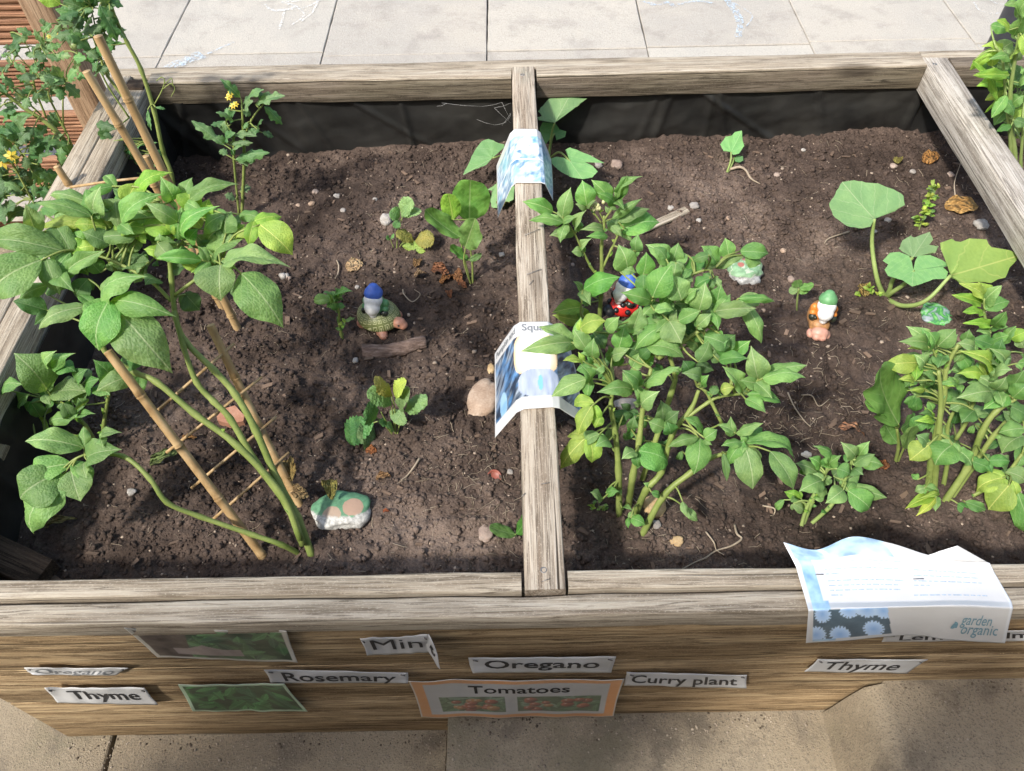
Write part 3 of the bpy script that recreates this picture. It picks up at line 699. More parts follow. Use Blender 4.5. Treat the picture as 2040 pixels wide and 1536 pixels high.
WID = 1.02
def to_px(p):
    d = p - CAM; q = d.dot(CF); return 1020 + FPX * d.dot(CR) / q, 768 - FPX * d.dot(CU) / q
OPEN = [(1196, 538, 1272, 636, 1.2), (1440, 505, 1530, 575, 1.4), (1600, 550, 1665, 665, 1.3)]       # ornaments that peep out between the leaves
def blocks(pts):
    for x0, y0, x1, y1, yy in OPEN:
        for p in pts:
            a, b = to_px(p)
            if x0 < a < x1 and y0 < b < y1 and p.y < yy: return True
    return False
class Plant:
    def __init__(s, name, label, cat, base, k, kind, z=0, stem='stem', group=None, y0=None):
        s.base = onsoil(*zp(z, *base)) if y0 is None else atplane(*zp(z, *base), y0, 0)
        s.y0 = s.base.y; s.k = k; s.kind = kind; s.root = empty(name, s.base); tag(s.root, label, cat, group)
        s.mb = MB(); s.lines = []; s.stem_m = stem; s.r = random.Random(label); s.n = 0
    def pt(s, z, x, y, dy=0.0): return atplane(*zp(z, x, y), s.y0, s.k, dy, s.base.z)
    def stem(s, z, pts, r0, r1, dy=0.0, ground=False, rough=True):
        P = [s.pt(z, x, y, (dy[i] if isinstance(dy, (list, tuple)) else dy)) + Vector((s.r.gauss(0, .0022), 0, 0)) for i, (x, y) in enumerate(pts)]
        if ground: P[0] = onsoil(*zp(z, *pts[0]), -.015)
        c = catmull(P, 5); n = len(c); rad = []
        for i in range(n):
            q = r0 + (r1 - r0) * i / (n - 1)
            if rough and i % 5 == 0 and 0 < i < n - 1: q *= 1.22
            rad.append(q)
        v, f = tube(c, [q * .76 for q in rad], 8); s.mb.add(v, f); s.lines.append(c); return c
    def leaf(s, z, bx, by, tx, ty, w, tint='', kind=None, dyb=None, dyt=None, pet=True, face=.5, flip=False):
        kind = kind or s.kind; r = s.r
        if dyb is None: dyb = r.uniform(-.028, .028)
        if dyt is None: dyt = dyb + r.uniform(-.03, .015)
        B = s.pt(z, bx, by, dyb); T = s.pt(z, tx, ty, dyt); s.place(B, T, WID * w / ZM[z][2] * depth((B + T) / 2) / FPX, tint, kind, face, flip)
        if pet and s.lines: s.petiole(B, (B - T).normalized())
        if kind == 'potato' and s.kind == 'potato' and w / ZM[z][2] > 18 and r.random() < .62:      # side leaflets of the compound leaf
            v_ = T - B; nn = ((CAM - B).normalized() + Vector((0, 0, .8))).normalized()
            for sg in ((1, -1) if r.random() < .45 else (r.choice((1, -1)),)):
                d = v_.copy(); d.rotate(Matrix.Rotation(sg * r.uniform(.8, 1.35), 3, nn)); k_ = r.uniform(.42, .72)
                b2_ = B - v_ * r.uniform(.02, .22) + nn * r.uniform(-.012, -.002)
                if not blocks([b2_, b2_ + d * k_ * .5, b2_ + d * k_]): s.place(b2_, b2_ + d * k_, v_.length * k_ * r.uniform(.5, .62), tint if tint in 'dkl' else r.choice(['', '', 'd']), 'potato')
        return B, T
    def place(s, B, T, wm, tint, kind, face=.5, flip=False, var=None):
        r = s.r; ax = (T - B); L = ax.length; ax = ax.normalized()
        up = Vector((0, 0, 1)) * (1 - face) + (CAM - B).normalized() * face 
        nz = up - ax * up.dot(ax); nz = (nz.normalized() + Vector((r.gauss(0, .2), r.gauss(0, .2), r.gauss(0, .12)))) if nz.length > .05 else ax.orthogonal().normalized()
        nz = (nz - ax * nz.dot(ax)).normalized()
        xx = ax.cross(nz); s.n += 1
        me = leaf_mesh(kind, (s.n * 7 + r.randrange(3)) % 12 if var is None else var)
        mt = Matrix((xx * wm * (1.62 if kind == 'pumpkin' and False else 1), ax * L, nz * L)).transposed().to_4x4(); mt.translation = B
        o = put('leaf', me, s.root, mt); o.color = (*TINT[tint], 1); return o
    def petiole(s, B, back, r0=.0020, r1=.0013, lim=.30):
        best = None
        for c in s.lines:
            for p in c:
                d = (p - B).length + (.25 * max(0, p.z - B.z))
                if best is None or d < best[0]: best = (d, p)
        if best and .006 < best[0] < lim:
            p = best[1]; mid = (p + B) / 2 + Vector((0, 0, -.0 + .08 * best[0])) + back * (.10 * best[0])
            v, f = tube(catmull([p, mid, B], 4), [r0, r1], 5); s.mb.add(v, f)
    def nubs(s, n):
        for _ in range(n):
            c = s.r.choice(s.lines); p = c[s.r.randrange(2, max(3, len(c) - 1))]; a = s.r.uniform(0, 6.28); d = Vector((math.cos(a), math.sin(a) * .6 - .3, s.r.uniform(.2, .9))).normalized(); L = s.r.uniform(.006, .017)
            s.place(p, p + d * L, L * .6, s.r.choice(['', 'd', 'l']), 'potato')
    def done(s):
        if s.kind == 'potato' and s.lines: s.nubs(16)
        if s.mb.v: s.mb.build('stem', M[s.stem_m], s.root)
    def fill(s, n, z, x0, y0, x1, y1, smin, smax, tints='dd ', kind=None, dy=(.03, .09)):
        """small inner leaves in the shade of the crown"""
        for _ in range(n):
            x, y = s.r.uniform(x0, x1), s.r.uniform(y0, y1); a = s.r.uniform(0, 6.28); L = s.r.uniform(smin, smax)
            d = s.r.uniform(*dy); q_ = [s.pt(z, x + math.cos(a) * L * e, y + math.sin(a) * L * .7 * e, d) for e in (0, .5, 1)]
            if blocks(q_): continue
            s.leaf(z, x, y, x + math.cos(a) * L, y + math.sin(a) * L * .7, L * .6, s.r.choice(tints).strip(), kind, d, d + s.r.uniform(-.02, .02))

# ---- A: tall leaning potato, left
A = Plant('potato_plant', 'tall potato plant leaning over the bamboo trellis with broad drooping leaves', 'potato plant', (620, 1108), .62, 'potato')
A.stem(0, [(621, 1110), (593, 1033), (550, 959), (508, 856), (469, 786), (427, 738), (370, 681), (348, 631), (339, 556), (336, 500)], .0095, .0045, ground=True)
A.stem(0, [(606, 1085), (575, 1010), (512, 923), (455, 835), (424, 800), (392, 761), (360, 690), (344, 620)], .0085, .005, dy=-.012)
A.stem(0, [(600, 1075), (560, 985), (469, 888), (388, 825), (314, 761), (275, 743), (232, 719), (205, 690), (215, 630), (222, 600)], .008, .0045, dy=-.02)
A.stem(0, [(600, 1100), (560, 1085), (501, 1065), (399, 1029), (335, 1001), (296, 952), (243, 909), (170, 905)], .0065, .0045, dy=[0, -.02, -.03, -.05, -.07, -.07, -.06, -.05], ground=True)
A.stem(0, [(339, 600), (300, 560), (230, 520), (160, 500)], .004, .0025); A.stem(0, [(345, 590), (390, 555), (440, 525)], .004, .0025)
A.stem(0, [(336, 500), (330, 440), (320, 400)], .004, .002); A.stem(0, [(250, 560), (190, 480), (130, 450)], .0035, .002, dy=.03); A.stem(0, [(336, 510), (370, 470), (400, 430)], .0035, .002, dy=.02)
for a in [
    (2, 1150, 280, 1400, 95, 130), (2, 1095, 280, 1120, 160, 70, 'l'), (2, 1435, 270, 1470, 130, 165), (2, 1130, 200, 920, 75, 110), (2, 770, 200, 1040, 20, 130),
    (2, 610, 150, 640, -30, 140), (2, 580, 160, 220, 80, 110), (2, 600, 205, 235, 245, 100, 'l'), (2, 230, 270, 160, 80, 120), (2, 410, 385, -60, 330, 170), (2, 490, 350, 370, 572, 200),
    (2, 420, 510, 670, 380, 110), (2, 860, 290, 600, 312, 100), (2, 860, 250, 770, 390, 200), (2, 870, 310, 910, 205, 150, 'l'), (2, 950, 450, 740, 500, 120, 'd'),
    (2, 1280, 440, 990, 430, 90), (2, 1280, 500, 1120, 415, 100, 'l'), (2, 1330, 450, 1605, 285, 170), (2, 1650, 215, 1860, 410, 190, 'l'), (2, 1480, 272, 1620, 290, 80, 'l'), (2, 1520, 150, 1700, 205, 90),
    (2, 1200, 330, 1260, 240, 110), (2, 1040, 330, 1010, 270, 90), (2, 960, 320, 940, 110, 120, 'd'), (2, 700, 340, 520, 260, 130, 'd'), (2, 560, 560, 490, 680, 130, 'k'), (2, 900, 500, 830, 440, 150, 'd'),
    (2, 1000, 560, 920, 600, 130, 'k'), (2, 1180, 660, 1270, 760, 140, 'k'), (2, 1460, 640, 1640, 670, 120, 'd'), (2, 1000, 330, 1110, 450, 120), (2, 640, 520, 560, 430, 110, 'd'),
    (1, 1030, 1500, 1320, 1320, 130, 'l'), (1, 1330, 1530, 1225, 1345, 150), (1, 1450, 1530, 1830, 1410, 130), (1, 860, 1425, 650, 1515, 90), (1, 1000, 1530, 860, 1440, 100, 'd'), (1, 700, 1560, 380, 1500, 110),
    (2, 300, 600, 120, 690, 90, 'd'), (2, 300, 760, 80, 700, 130, 'k'), (2, 290, 650, 450, 620, 90, 'd')]: A.leaf(*a)
for a in [(2, 260, 440, -50, 690, 270), (2, 640, 710, 935, 545, 185), (2, 700, 700, 1120, 800, 165), (2, 740, 750, 1098, 1160, 300), (2, 560, 735, 245, 885, 125), (2, 690, 700, 630, 1018, 250),
          (2, 1410, 470, 1845, 487, 150), (2, 1530, 525, 1800, 872, 270), (2, 1400, 470, 1405, 702, 240)]: FK = globals().get('FK', 0) + 1; A.leaf(*a, dyb=-.045 - .006 * FK, dyt=-.065 - .006 * FK)
for a in [(2, 760, 1100, 975, 1080, 130, 'd'), (2, 870, 1165, 610, 1275, 130), (2, 880, 1170, 905, 1250, 60)]: A.leaf(*a)
for a in [(3, 580, 372, 690, 345, 70), (3, 470, 430, 140, 395, 140), (3, 490, 500, 690, 440, 165), (3, 330, 570, 115, 720, 250), (3, 400, 560, 455, 735, 180), (3, 360, 580, 190, 915, 230)]:
    A.leaf(*a, dyb=-.06, dyt=-.08)
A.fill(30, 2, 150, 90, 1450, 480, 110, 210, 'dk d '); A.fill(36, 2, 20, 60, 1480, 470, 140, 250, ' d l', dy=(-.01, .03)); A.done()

# ---- B: lower left potato
B_ = Plant('potato_plant', 'low bushy potato plant against the planter side below the tall potato', 'potato plant', (200, 905), .25, 'potato')
B_.stem(0, [(200, 905), (205, 850), (212, 790), (225, 745)], .006, .003, ground=True); B_.stem(0, [(198, 900), (170, 850), (140, 820), (110, 800)], .006, .003, ground=True)
B_.stem(0, [(180, 880), (120, 865), (40, 885), (-30, 900)], .0045, .003, dy=-.03)
for a in [(2, 300, 1265, 85, 1030, 260), (2, 320, 1285, 560, 1275, 175), (2, 300, 1120, 362, 1015, 90, 'p'), (2, 350, 1150, 480, 1030, 110), (2, 370, 1120, 485, 1150, 120, 'd'), (2, 690, 1180, 590, 1070, 150, 'd'), (2, 500, 1220, 560, 1130, 120, 'd'),
          (3, 130, 200, 230, 430, 200, 'l'), (3, 150, 230, 0, 320, 150), (3, 60, 290, 10, 420, 120, 'l'), (2, 110, 1350, 190, 1290, 100, 'd'), (2, 60, 1240, -20, 1180, 160), (2, 10, 1260, 150, 1230, 110),
          (3, 330, 120, 270, 190, 100, 'd'), (3, 440, 210, 500, 120, 110, 'd'), (3, 470, 190, 440, 150, 90), (3, 420, 260, 280, 300, 80), (3, 500, 110, 570, 40, 110, 'd'), (3, 360, 180, 400, 260, 80, 'd'), (3, 460, 280, 540, 240, 70, 'd'), (3, 20, 130, 60, 220, 120), (3, 40, 120, -20, 180, 130),
          (2, 200, 1350, 260, 1440, 90), (2, 620, 1230, 700, 1300, 110)]: B_.leaf(*a)
B_.fill(10, 3, 150, 20, 560, 260, 60, 110, 'dk'); B_.done()

# ---- L: big potato, centre right
L_ = Plant('potato_plant', 'large dense potato plant beside the middle cross beam hiding the ladybird gnome', 'potato plant', (690, 1370), .55, 'potato', z=4)
L_.stem(4, [(560, 1240), (562, 950), (530, 720), (500, 540), (520, 420)], .008, .004, ground=True); L_.stem(4, [(615, 1180), (645, 980), (690, 750), (720, 560), (760, 300)], .0085, .004, ground=True)
L_.stem(4, [(660, 1220), (730, 1080), (820, 960), (900, 720), (1000, 560), (1060, 440)], .0085, .004, ground=True); L_.stem(4, [(690, 1370), (850, 1115), (1010, 970), (1130, 870), (1320, 825)], .0085, .004, ground=True)
L_.stem(4, [(700, 1010), (880, 450), (900, 340), (840, 160)], .007, .004, dy=.04); L_.stem(4, [(980, 620), (1110, 520), (1200, 480), (1360, 460)], .0045, .003); L_.stem(4, [(1210, 650), (1160, 520), (1100, 450), (1050, 410)], .004, .003)
L_.stem(14, [(900, 1250), (1080, 1130), (1200, 1050), (1350, 960), (1480, 920)], .005, .003, dy=.02); L_.stem(14, [(870, 1220), (860, 1000), (880, 860), (1000, 760)], .005, .003, dy=.05); L_.stem(14, [(1040, 920), (1080, 830), (1130, 700), (1300, 640)], .004, .0025, dy=.07)
for a in [(14, 980, 620, 820, 490, 130), (14, 1000, 620, 1040, 478, 110), (14, 1300, 620, 1190, 500, 120), (14, 1375, 575, 1350, 445, 115), (14, 1450, 535, 1640, 552, 110, 'd'), (14, 1490, 560, 1590, 620, 120), (14, 1300, 650, 1480, 575, 80), (14, 1100, 680, 1230, 570, 130, 'd'), (14, 1130, 600, 1250, 650, 90, 'd'),
          (14, 700, 660, 640, 490, 170), (14, 800, 700, 825, 540, 130), (14, 640, 660, 760, 680, 80), (14, 1100, 560, 990, 640, 100)]: L_.leaf(*a, dyb=.10, dyt=.10)
for a in [(14, 870, 840, 1000, 620, 190), (14, 860, 865, 655, 810, 115), (14, 1060, 860, 985, 690, 170), (14, 1080, 860, 1170, 780, 90), (14, 1175, 930, 1220, 740, 150), (14, 1290, 930, 1325, 755, 150), (14, 1285, 935, 1560, 915, 115), (14, 1480, 880, 1590, 1150, 110), (14, 1440, 850, 1680, 872, 60),
          (14, 730, 1070, 790, 900, 130), (14, 1040, 1000, 1190, 930, 100), (14, 1170, 1030, 1260, 950, 90), (14, 960, 1020, 750, 1195, 120), (14, 980, 1000, 1062, 1150, 180), (14, 830, 1165, 1080, 1250, 150), (14, 640, 1190, 680, 1040, 140), (14, 560, 1060, 650, 970, 100),
          (14, 470, 1250, 478, 1110, 110), (14, 430, 1190, 345, 1060, 120), (14, 345, 1135, 105, 1040, 110), (14, 330, 1140, -15, 1203, 125), (14, 400, 1265, 270, 1265, 95, 'l'), (14, 430, 1385, 195, 1505, 140), (14, 440, 1400, 390, 1290, 100), (14, 1380, 1170, 1205, 1100, 110, 'd'), (14, 1310, 1180, 1420, 1090, 120, 'd'),
          (14, 1390, 1230, 1520, 1130, 110), (14, 880, 930, 1010, 930, 80), (14, 940, 960, 890, 880, 90), (14, 1010, 880, 940, 960, 80), (14, 1120, 970, 1060, 1010, 80), (14, 390, 1045, 560, 1000, 150, 'l'), (14, 600, 1230, 690, 1210, 110), (14, 540, 1290, 470, 1360, 90)]: L_.leaf(*a)
for a in [(4, 1345, 440, 1210, 285, 110), (4, 1440, 365, 1395, 155, 150), (4, 1450, 350, 1755, 280, 130), (4, 1470, 365, 1745, 362, 115), (4, 1370, 465, 1585, 527, 90), (4, 1360, 495, 1490, 585, 85), (4, 1190, 250, 1380, 240, 90, 'd'), (4, 1080, 370, 950, 330, 90, 'd'), (4, 1090, 400, 1130, 340, 80), (4, 1150, 470, 1180, 410, 60, 'd'), (4, 1200, 440, 1290, 420, 80, 'o'),
          (4, 710, 405, 945, 290, 115), (4, 670, 400, 575, 310, 120, 'd'), (4, 640, 435, 410, 455, 115), (4, 700, 545, 815, 445, 125), (4, 690, 520, 640, 390, 80), (4, 380, 540, 295, 730, 115, 'l'), (4, 345, 740, 180, 945, 130, 'l'), (4, 440, 600, 400, 680, 80, 'l'), (4, 430, 720, 340, 800, 90), (4, 490, 760, 400, 800, 100, 'd'),
          (4, 830, 640, 820, 500, 120, 'd'), (4, 850, 640, 940, 570, 120, 'd'), (4, 840, 680, 740, 640, 110), (4, 880, 720, 860, 640, 100, 'd'), (4, 660, 830, 570, 880, 90), (4, 680, 825, 865, 915, 195, 'g'), (4, 1070, 745, 1030, 978, 160), (4, 1060, 740, 865, 805, 75), (4, 1090, 700, 965, 615, 95), (4, 1100, 745, 1180, 690, 90),
          (4, 1300, 715, 1475, 650, 80), (4, 1345, 775, 1205, 795, 75), (4, 1290, 705, 1180, 660, 75), (4, 1355, 770, 1670, 885, 115), (4, 1360, 800, 1405, 1072, 170), (4, 1520, 830, 1665, 1075, 140), (4, 1220, 840, 1240, 1020, 45, 'd'), (4, 1010, 330, 960, 250, 100, 'k'), (4, 1060, 260, 1130, 120, 110, 'd'), (4, 1180, 210, 1250, 120, 100, 'd'),
          (4, 440, 1140, 370, 1090, 90), (4, 470, 1095, 555, 1085, 70), (4, 630, 1255, 722, 1300, 80), (4, 580, 1200, 645, 1212, 45), (4, 960, 1150, 985, 1250, 50), (4, 980, 1190, 1055, 1275, 60), (4, 760, 1090, 810, 1110, 50, 'd')]: L_.leaf(*a, dyb=L_.r.uniform(-.05, -.01))
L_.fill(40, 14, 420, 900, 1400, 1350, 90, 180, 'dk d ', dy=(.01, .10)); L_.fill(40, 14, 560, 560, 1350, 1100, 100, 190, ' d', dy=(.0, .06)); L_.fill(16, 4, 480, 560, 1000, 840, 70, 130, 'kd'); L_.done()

# ---- K: upright potato behind it
K_ = Plant('potato_plant', 'slender upright potato plant with flower buds rising beside the cross beam', 'potato plant', (515, 1000), .22, 'potato', z=14)
K_.stem(14, [(515, 1000), (512, 820), (535, 660), (543, 500), (540, 380), (545, 300)], .007, .003, ground=True); K_.stem(14, [(540, 650), (590, 520), (650, 420), (680, 380)], .004, .002); K_.stem(14, [(525, 720), (460, 640), (410, 530), (350, 420), (300, 340)], .0045, .002); K_.stem(14, [(505, 1000), (400, 960), (400, 830)], .004, .002, dy=-.04)
K_.stem(14, [(545, 340), (600, 250), (640, 200)], .003, .002); K_.stem(14, [(540, 350), (470, 280), (440, 230)], .0022, .0016); K_.stem(14, [(542, 340), (520, 290), (505, 245)], .0018, .0014)
for a in [(14, 205, 272, 0, 205, 100), (14, 270, 305, 325, 110, 110), (14, 275, 345, 45, 335, 85), (14, 430, 232, 400, 62, 140), (14, 600, 195, 460, 60, 110), (14, 620, 200, 805, 38, 80), (14, 640, 180, 700, 30, 90), (14, 605, 230, 495, 145, 75), (14, 600, 320, 800, 185, 65), (14, 650, 395, 915, 345, 165), (14, 640, 340, 850, 255, 80), (14, 375, 395, 430, 260, 95), (14, 355, 405, 182, 432, 90),
          (14, 550, 400, 385, 395, 75), (14, 570, 440, 425, 440, 60), (14, 405, 540, 328, 540, 75), (14, 415, 520, 465, 450, 75), (14, 760, 535, 775, 418, 100, 'd'), (14, 600, 400, 560, 330, 70), (14, 410, 790, 655, 708, 155, 'g'), (14, 400, 905, 198, 945, 110, 'o'), (14, 400, 815, 340, 735, 80), (14, 395, 1000, 200, 960, 110, 'l'), (14, 430, 880, 380, 840, 70)]: K_.leaf(*a)
M['bud'] = plain('cream_bud', (.50, .50, .26), .6, 90, .2)
def blob_cluster(name, centers, rads, mt, parent, sq=(1, 1, 1)):
    mb = MB()
    for c, r in zip(centers, rads): mb.add([Vector(c) + Vector((v_[0] * r * sq[0], v_[1] * r * sq[1], v_[2] * r * sq[2])) for v_ in IV], [tuple(f_) for f_ in IF])
    return mb.build(name, mt, parent)
for i in range(11):
    p = K_.pt(14, 500 + random.gauss(0, 22), 232 + random.gauss(0, 13), -.01); blob_cluster('flower_bud', [p], [.0042], M['bud'], K_.root, (1, 1, 1.4))
K_.done()

# ---- M: small potato
M_ = Plant('potato_plant', 'small low potato plant growing just behind the draped paper sheet', 'potato plant', (170, 1400), .35, 'potato', z=5, stem='stem_pale')
M_.stem(5, [(160, 1402), (200, 1300), (240, 1200), (270, 1110)], .005, .003, ground=True); M_.stem(5, [(180, 1395), (300, 1290), (370, 1200), (410, 1110), (440, 1030)], .005, .003, ground=True); M_.stem(5, [(170, 1380), (215, 1260), (230, 1200)], .006, .004, ground=True)
for a in [(5, 290, 1060, 215, 955, 85), (5, 250, 1110, 120, 1050, 95), (5, 260, 1070, 195, 1020, 85), (5, 270, 1145, 140, 1205, 115), (5, 310, 1060, 375, 1005, 80), (5, 450, 1015, 368, 932, 85), (5, 470, 1010, 530, 928, 75), (5, 480, 1040, 605, 1065, 85), (5, 440, 1060, 560, 1000, 80), (5, 430, 1085, 495, 1115, 80, 'd'), (5, 390, 1180, 625, 1240, 85), (5, 410, 1200, 525, 1300, 125), (5, 385, 1195, 285, 1270, 105), (5, 280, 1230, 210, 1235, 70),
          (5, 150, 1240, 60, 1205, 60, 'l'), (5, 110, 1270, 160, 1320, 60), (5, 60, 1250, 15, 1300, 40), (5, 330, 1120, 400, 1060, 90, 'd'), (5, 300, 1120, 250, 1180, 90), (5, 350, 1080, 420, 1110, 90, 'd'), (5, 230, 1170, 300, 1220, 80), (5, 190, 1300, 130, 1290, 50, 'l')]: M_.leaf(*a, dyb=M_.r.uniform(-.03, .03))
M_.fill(8, 5, 180, 1040, 460, 1200, 50, 90, 'dk', dy=(.0, .05)); M_.done()

# ---- N: right potato
N_ = Plant('potato_plant', 'tall thick-stemmed potato plant beside the round-leaved squash and broad dock leaf', 'potato plant', (890, 1240), .42, 'potato', z=5)
N_.stem(5, [(860, 1215), (870, 1050), (885, 900), (925, 680), (960, 530), (995, 400)], .0085, .004, ground=True); N_.stem(5, [(895, 1225), (905, 890), (920, 700), (900, 540)], .0075, .004, ground=True, dy=-.02); N_.stem(5, [(920, 1230), (960, 1000), (950, 850), (1000, 700)], .006, .003, dy=.03)
N_.stem(5, [(940, 1265), (1070, 1070), (1140, 880), (1220, 770), (1330, 690)], .009, .005, ground=True); N_.stem(5, [(960, 1265), (1090, 1060), (1200, 900), (1340, 760)], .007, .005, ground=True, dy=.03); N_.stem(5, [(1000, 1270), (1130, 1210), (1250, 1140), (1371, 1000)], .005, .004, ground=True); N_.stem(5, [(990, 920), (1060, 820), (1130, 640), (1180, 560)], .005, .003, dy=.03)
for a in [(5, 835, 400, 725, 300, 90), (5, 840, 405, 685, 385, 90), (5, 850, 420, 735, 425, 80, 'l'), (5, 900, 410, 1000, 315, 110), (5, 870, 420, 850, 330, 100), (5, 790, 500, 595, 512, 110, 'l'), (5, 820, 520, 770, 455, 90), (5, 890, 520, 820, 475, 100, 'd'), (5, 930, 470, 900, 530, 90, 'd'), (5, 1165, 565, 1010, 435, 115, 'l'), (5, 1165, 585, 1003, 562, 85, 'l'), (5, 1100, 430, 1000, 395, 90), (5, 1170, 545, 1300, 480, 100), (5, 1210, 570, 1310, 540, 90), (5, 1220, 520, 1180, 420, 100),
          (5, 1195, 660, 1000, 695, 120), (5, 1180, 640, 1060, 610, 90), (5, 1290, 680, 1148, 758, 115), (5, 1210, 645, 1275, 575, 90), (5, 1310, 690, 1400, 600, 110), (5, 1290, 650, 1371, 540, 110, 'd'), (5, 770, 600, 685, 592, 50, 'l'), (5, 820, 652, 728, 655, 40, 'l'), (5, 855, 615, 808, 555, 80, 'd'), (5, 1000, 615, 895, 622, 55), (5, 1060, 720, 960, 760, 100, 'd'), (5, 1100, 760, 1030, 830, 100, 'd'), (5, 860, 800, 770, 820, 60, 'l'),
          (5, 1371, 860, 1230, 885, 90), (5, 1371, 900, 1250, 1000, 140), (5, 1371, 960, 1330, 1080, 90, 'd'), (5, 1255, 1130, 1112, 1205, 115, 'l'), (5, 1270, 1095, 1380, 1155, 110), (5, 1280, 1075, 1200, 1020, 90, 'd'), (5, 1300, 740, 1371, 820, 110, 'd')]: N_.leaf(*a)
for a in [(5, 840, 945, 780, 895, 85, 'd'), (5, 850, 950, 745, 1035, 125, 'l'), (5, 1000, 970, 1085, 1065, 95), (5, 980, 950, 885, 1062, 170), (5, 1090, 1040, 1195, 1085, 75, 'd'), (5, 1180, 1035, 1295, 1040, 70, 'd'), (5, 1290, 1170, 1175, 1305, 165, 'l'), (5, 1335, 1205, 1375, 1435, 115)]: N_.leaf(*a, dyb=-.05)
for a in [(5, 790, 1140, 755, 1110, 45), (5, 830, 1185, 775, 1205, 50), (5, 1010, 1270, 1065, 1325, 60, 'd'), (5, 1050, 1260, 1170, 1310, 60, 'd'), (5, 880, 1230, 720, 1300, 60, 'y'), (5, 890, 1240, 780, 1340, 45, 'y'), (5, 900, 1210, 790, 1245, 35, 'l')]: N_.leaf(*a, dyb=-.02)
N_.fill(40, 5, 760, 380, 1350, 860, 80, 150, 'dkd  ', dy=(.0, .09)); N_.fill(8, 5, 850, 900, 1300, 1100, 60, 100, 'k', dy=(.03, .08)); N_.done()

# ---- V: pale tip beside squash
V_ = Plant('potato_plant', 'pale-tipped young potato shoot standing in front of the squash leaves', 'potato plant', (1195, 480), .1, 'narrow', z=5, stem='stem_pale')
V_.stem(5, [(1195, 480), (1180, 350), (1155, 240), (1145, 150)], .006, .002, ground=True)
V_.stem(5, [(1195, 470), (1250, 400), (1340, 360)], .004, .002)
for a in [(5, 1150, 155, 1015, 65, 70, 'l'), (5, 1140, 175, 975, 130, 65, 'l'), (5, 1150, 180, 1120, 60, 80, 'l'), (5, 1150, 180, 1250, 78, 100), (5, 1160, 210, 1292, 165, 85), (5, 1150, 232, 1035, 225, 60, 'l'), (5, 1200, 300, 1275, 220, 85), (5, 1180, 310, 1035, 285, 55, 'l'), (5, 1190, 322, 1285, 305, 50), (5, 1190, 340, 1110, 330, 60), (5, 1195, 380, 1290, 350, 70), (5, 1190, 400, 1080, 390, 90), (5, 1300, 370, 1400, 330, 80, 'l'), (5, 1330, 365, 1371, 420, 70), (5, 1371, 450, 1300, 520, 110, 'd'), (5, 1250, 395, 1330, 300, 70)]: V_.leaf(*a, dyb=V_.r.uniform(-.02, .02))
V_.done()

# ---- docks
O_ = Plant('dock_plant', 'broad-leaved dock seedling with one large upright leaf between potato plants', 'seedling', (680, 1040), .12, 'dock', z=5)
O_.stem(5, [(680, 1042), (685, 960), (685, 860)], .005, .003, ground=True); O_.stem(5, [(690, 1040), (720, 970), (740, 930)], .003, .002, ground=True)
for a in [(5, 685, 835, 590, 528, 235), (5, 650, 840, 500, 715, 100), (5, 735, 970, 770, 850, 90), (5, 680, 940, 615, 830, 110, 'd'), (5, 700, 860, 770, 800, 120, 'd')]: O_.leaf(*a)
O_.done()
F_ = Plant('dock_plant', 'broad-leaved dock seedling with upright oval leaves near the upper draped sign', 'seedling', (1450, 860), .12, 'dock', z=7)
F_.stem(7, [(1455, 862), (1440, 700), (1435, 560), (1430, 330)], .0035, .002, ground=True); F_.stem(7, [(1450, 862), (1410, 700), (1390, 560)], .003, .002, ground=True, dy=-.01); F_.stem(7, [(1445, 862), (1400, 640), (1345, 460)], .003, .002, ground=True, dy=.01)
for a in [(7, 1290, 330, 1250, 110, 170, 'o'), (7, 1430, 345, 1440, -5, 320), (7, 1350, 480, 1055, 245, 150), (7, 1395, 565, 1480, 318, 215), (7, 1420, 675, 1268, 548, 75, 'd'), (7, 1430, 675, 1535, 620, 55, 'd')]: F_.leaf(*a)
F_.done()

# ---- strawberries
E_ = Plant('strawberry_plant', 'small strawberry plant with one browned leaf beside a white pebble', 'strawberry plant', (805, 575), .1, 'straw', z=7)
E_.stem(7, [(805, 575), (820, 450), (845, 310)], .002, .0015, ground=True); E_.stem(7, [(810, 575), (870, 530), (960, 512)], .0018, .0013, ground=True); E_.stem(7, [(800, 575), (770, 520), (755, 490)], .0015, .001, ground=True)
for a in [(7, 850, 305, 945, 160, 150, 'p'), (7, 865, 305, 1022, 262, 95, 'p'), (7, 840, 310, 752, 265, 120, 'p'), (7, 825, 330, 800, 405, 70, 'd'), (7, 960, 512, 805, 440, 120, 'b'), (7, 968, 512, 1130, 490, 160, 'b'), (7, 955, 515, 940, 612, 205, 'l'), (7, 755, 495, 720, 485, 45), (7, 760, 490, 790, 465, 45)]: E_.leaf(*a, dyb=0, dyt=-.01)
E_.done()
H_ = Plant('strawberry_plant', 'spreading strawberry plant with toothed leaves below the piece of bark', 'strawberry plant', (755, 600), .1, 'straw', z=8)
for q in [[(755, 600), (740, 450), (730, 385)], [(760, 605), (790, 500), (812, 432)], [(750, 605), (700, 560), (620, 480)], [(752, 610), (720, 660), (658, 690)], [(756, 600), (750, 420), (745, 325)], [(748, 600), (690, 500), (672, 440)]]: H_.stem(8, q, .002, .0014, ground=True)
for a in [(8, 735, 385, 555, 290, 160), (8, 740, 325, 605, 205, 125, 'b'), (8, 750, 320, 840, 215, 130, 'y'), (8, 795, 435, 865, 275, 130), (8, 828, 435, 992, 345, 135), (8, 812, 432, 755, 522, 160), (8, 620, 490, 545, 410, 180, 'd'), (8, 600, 520, 400, 640, 210, 'd'), (8, 655, 688, 490, 560, 195), (8, 660, 690, 715, 850, 190), (8, 700, 560, 640, 520, 80, 'd'), (8, 740, 580, 700, 530, 70, 'd')]: H_.leaf(*a, dyb=0, dyt=-.015)
H_.done()

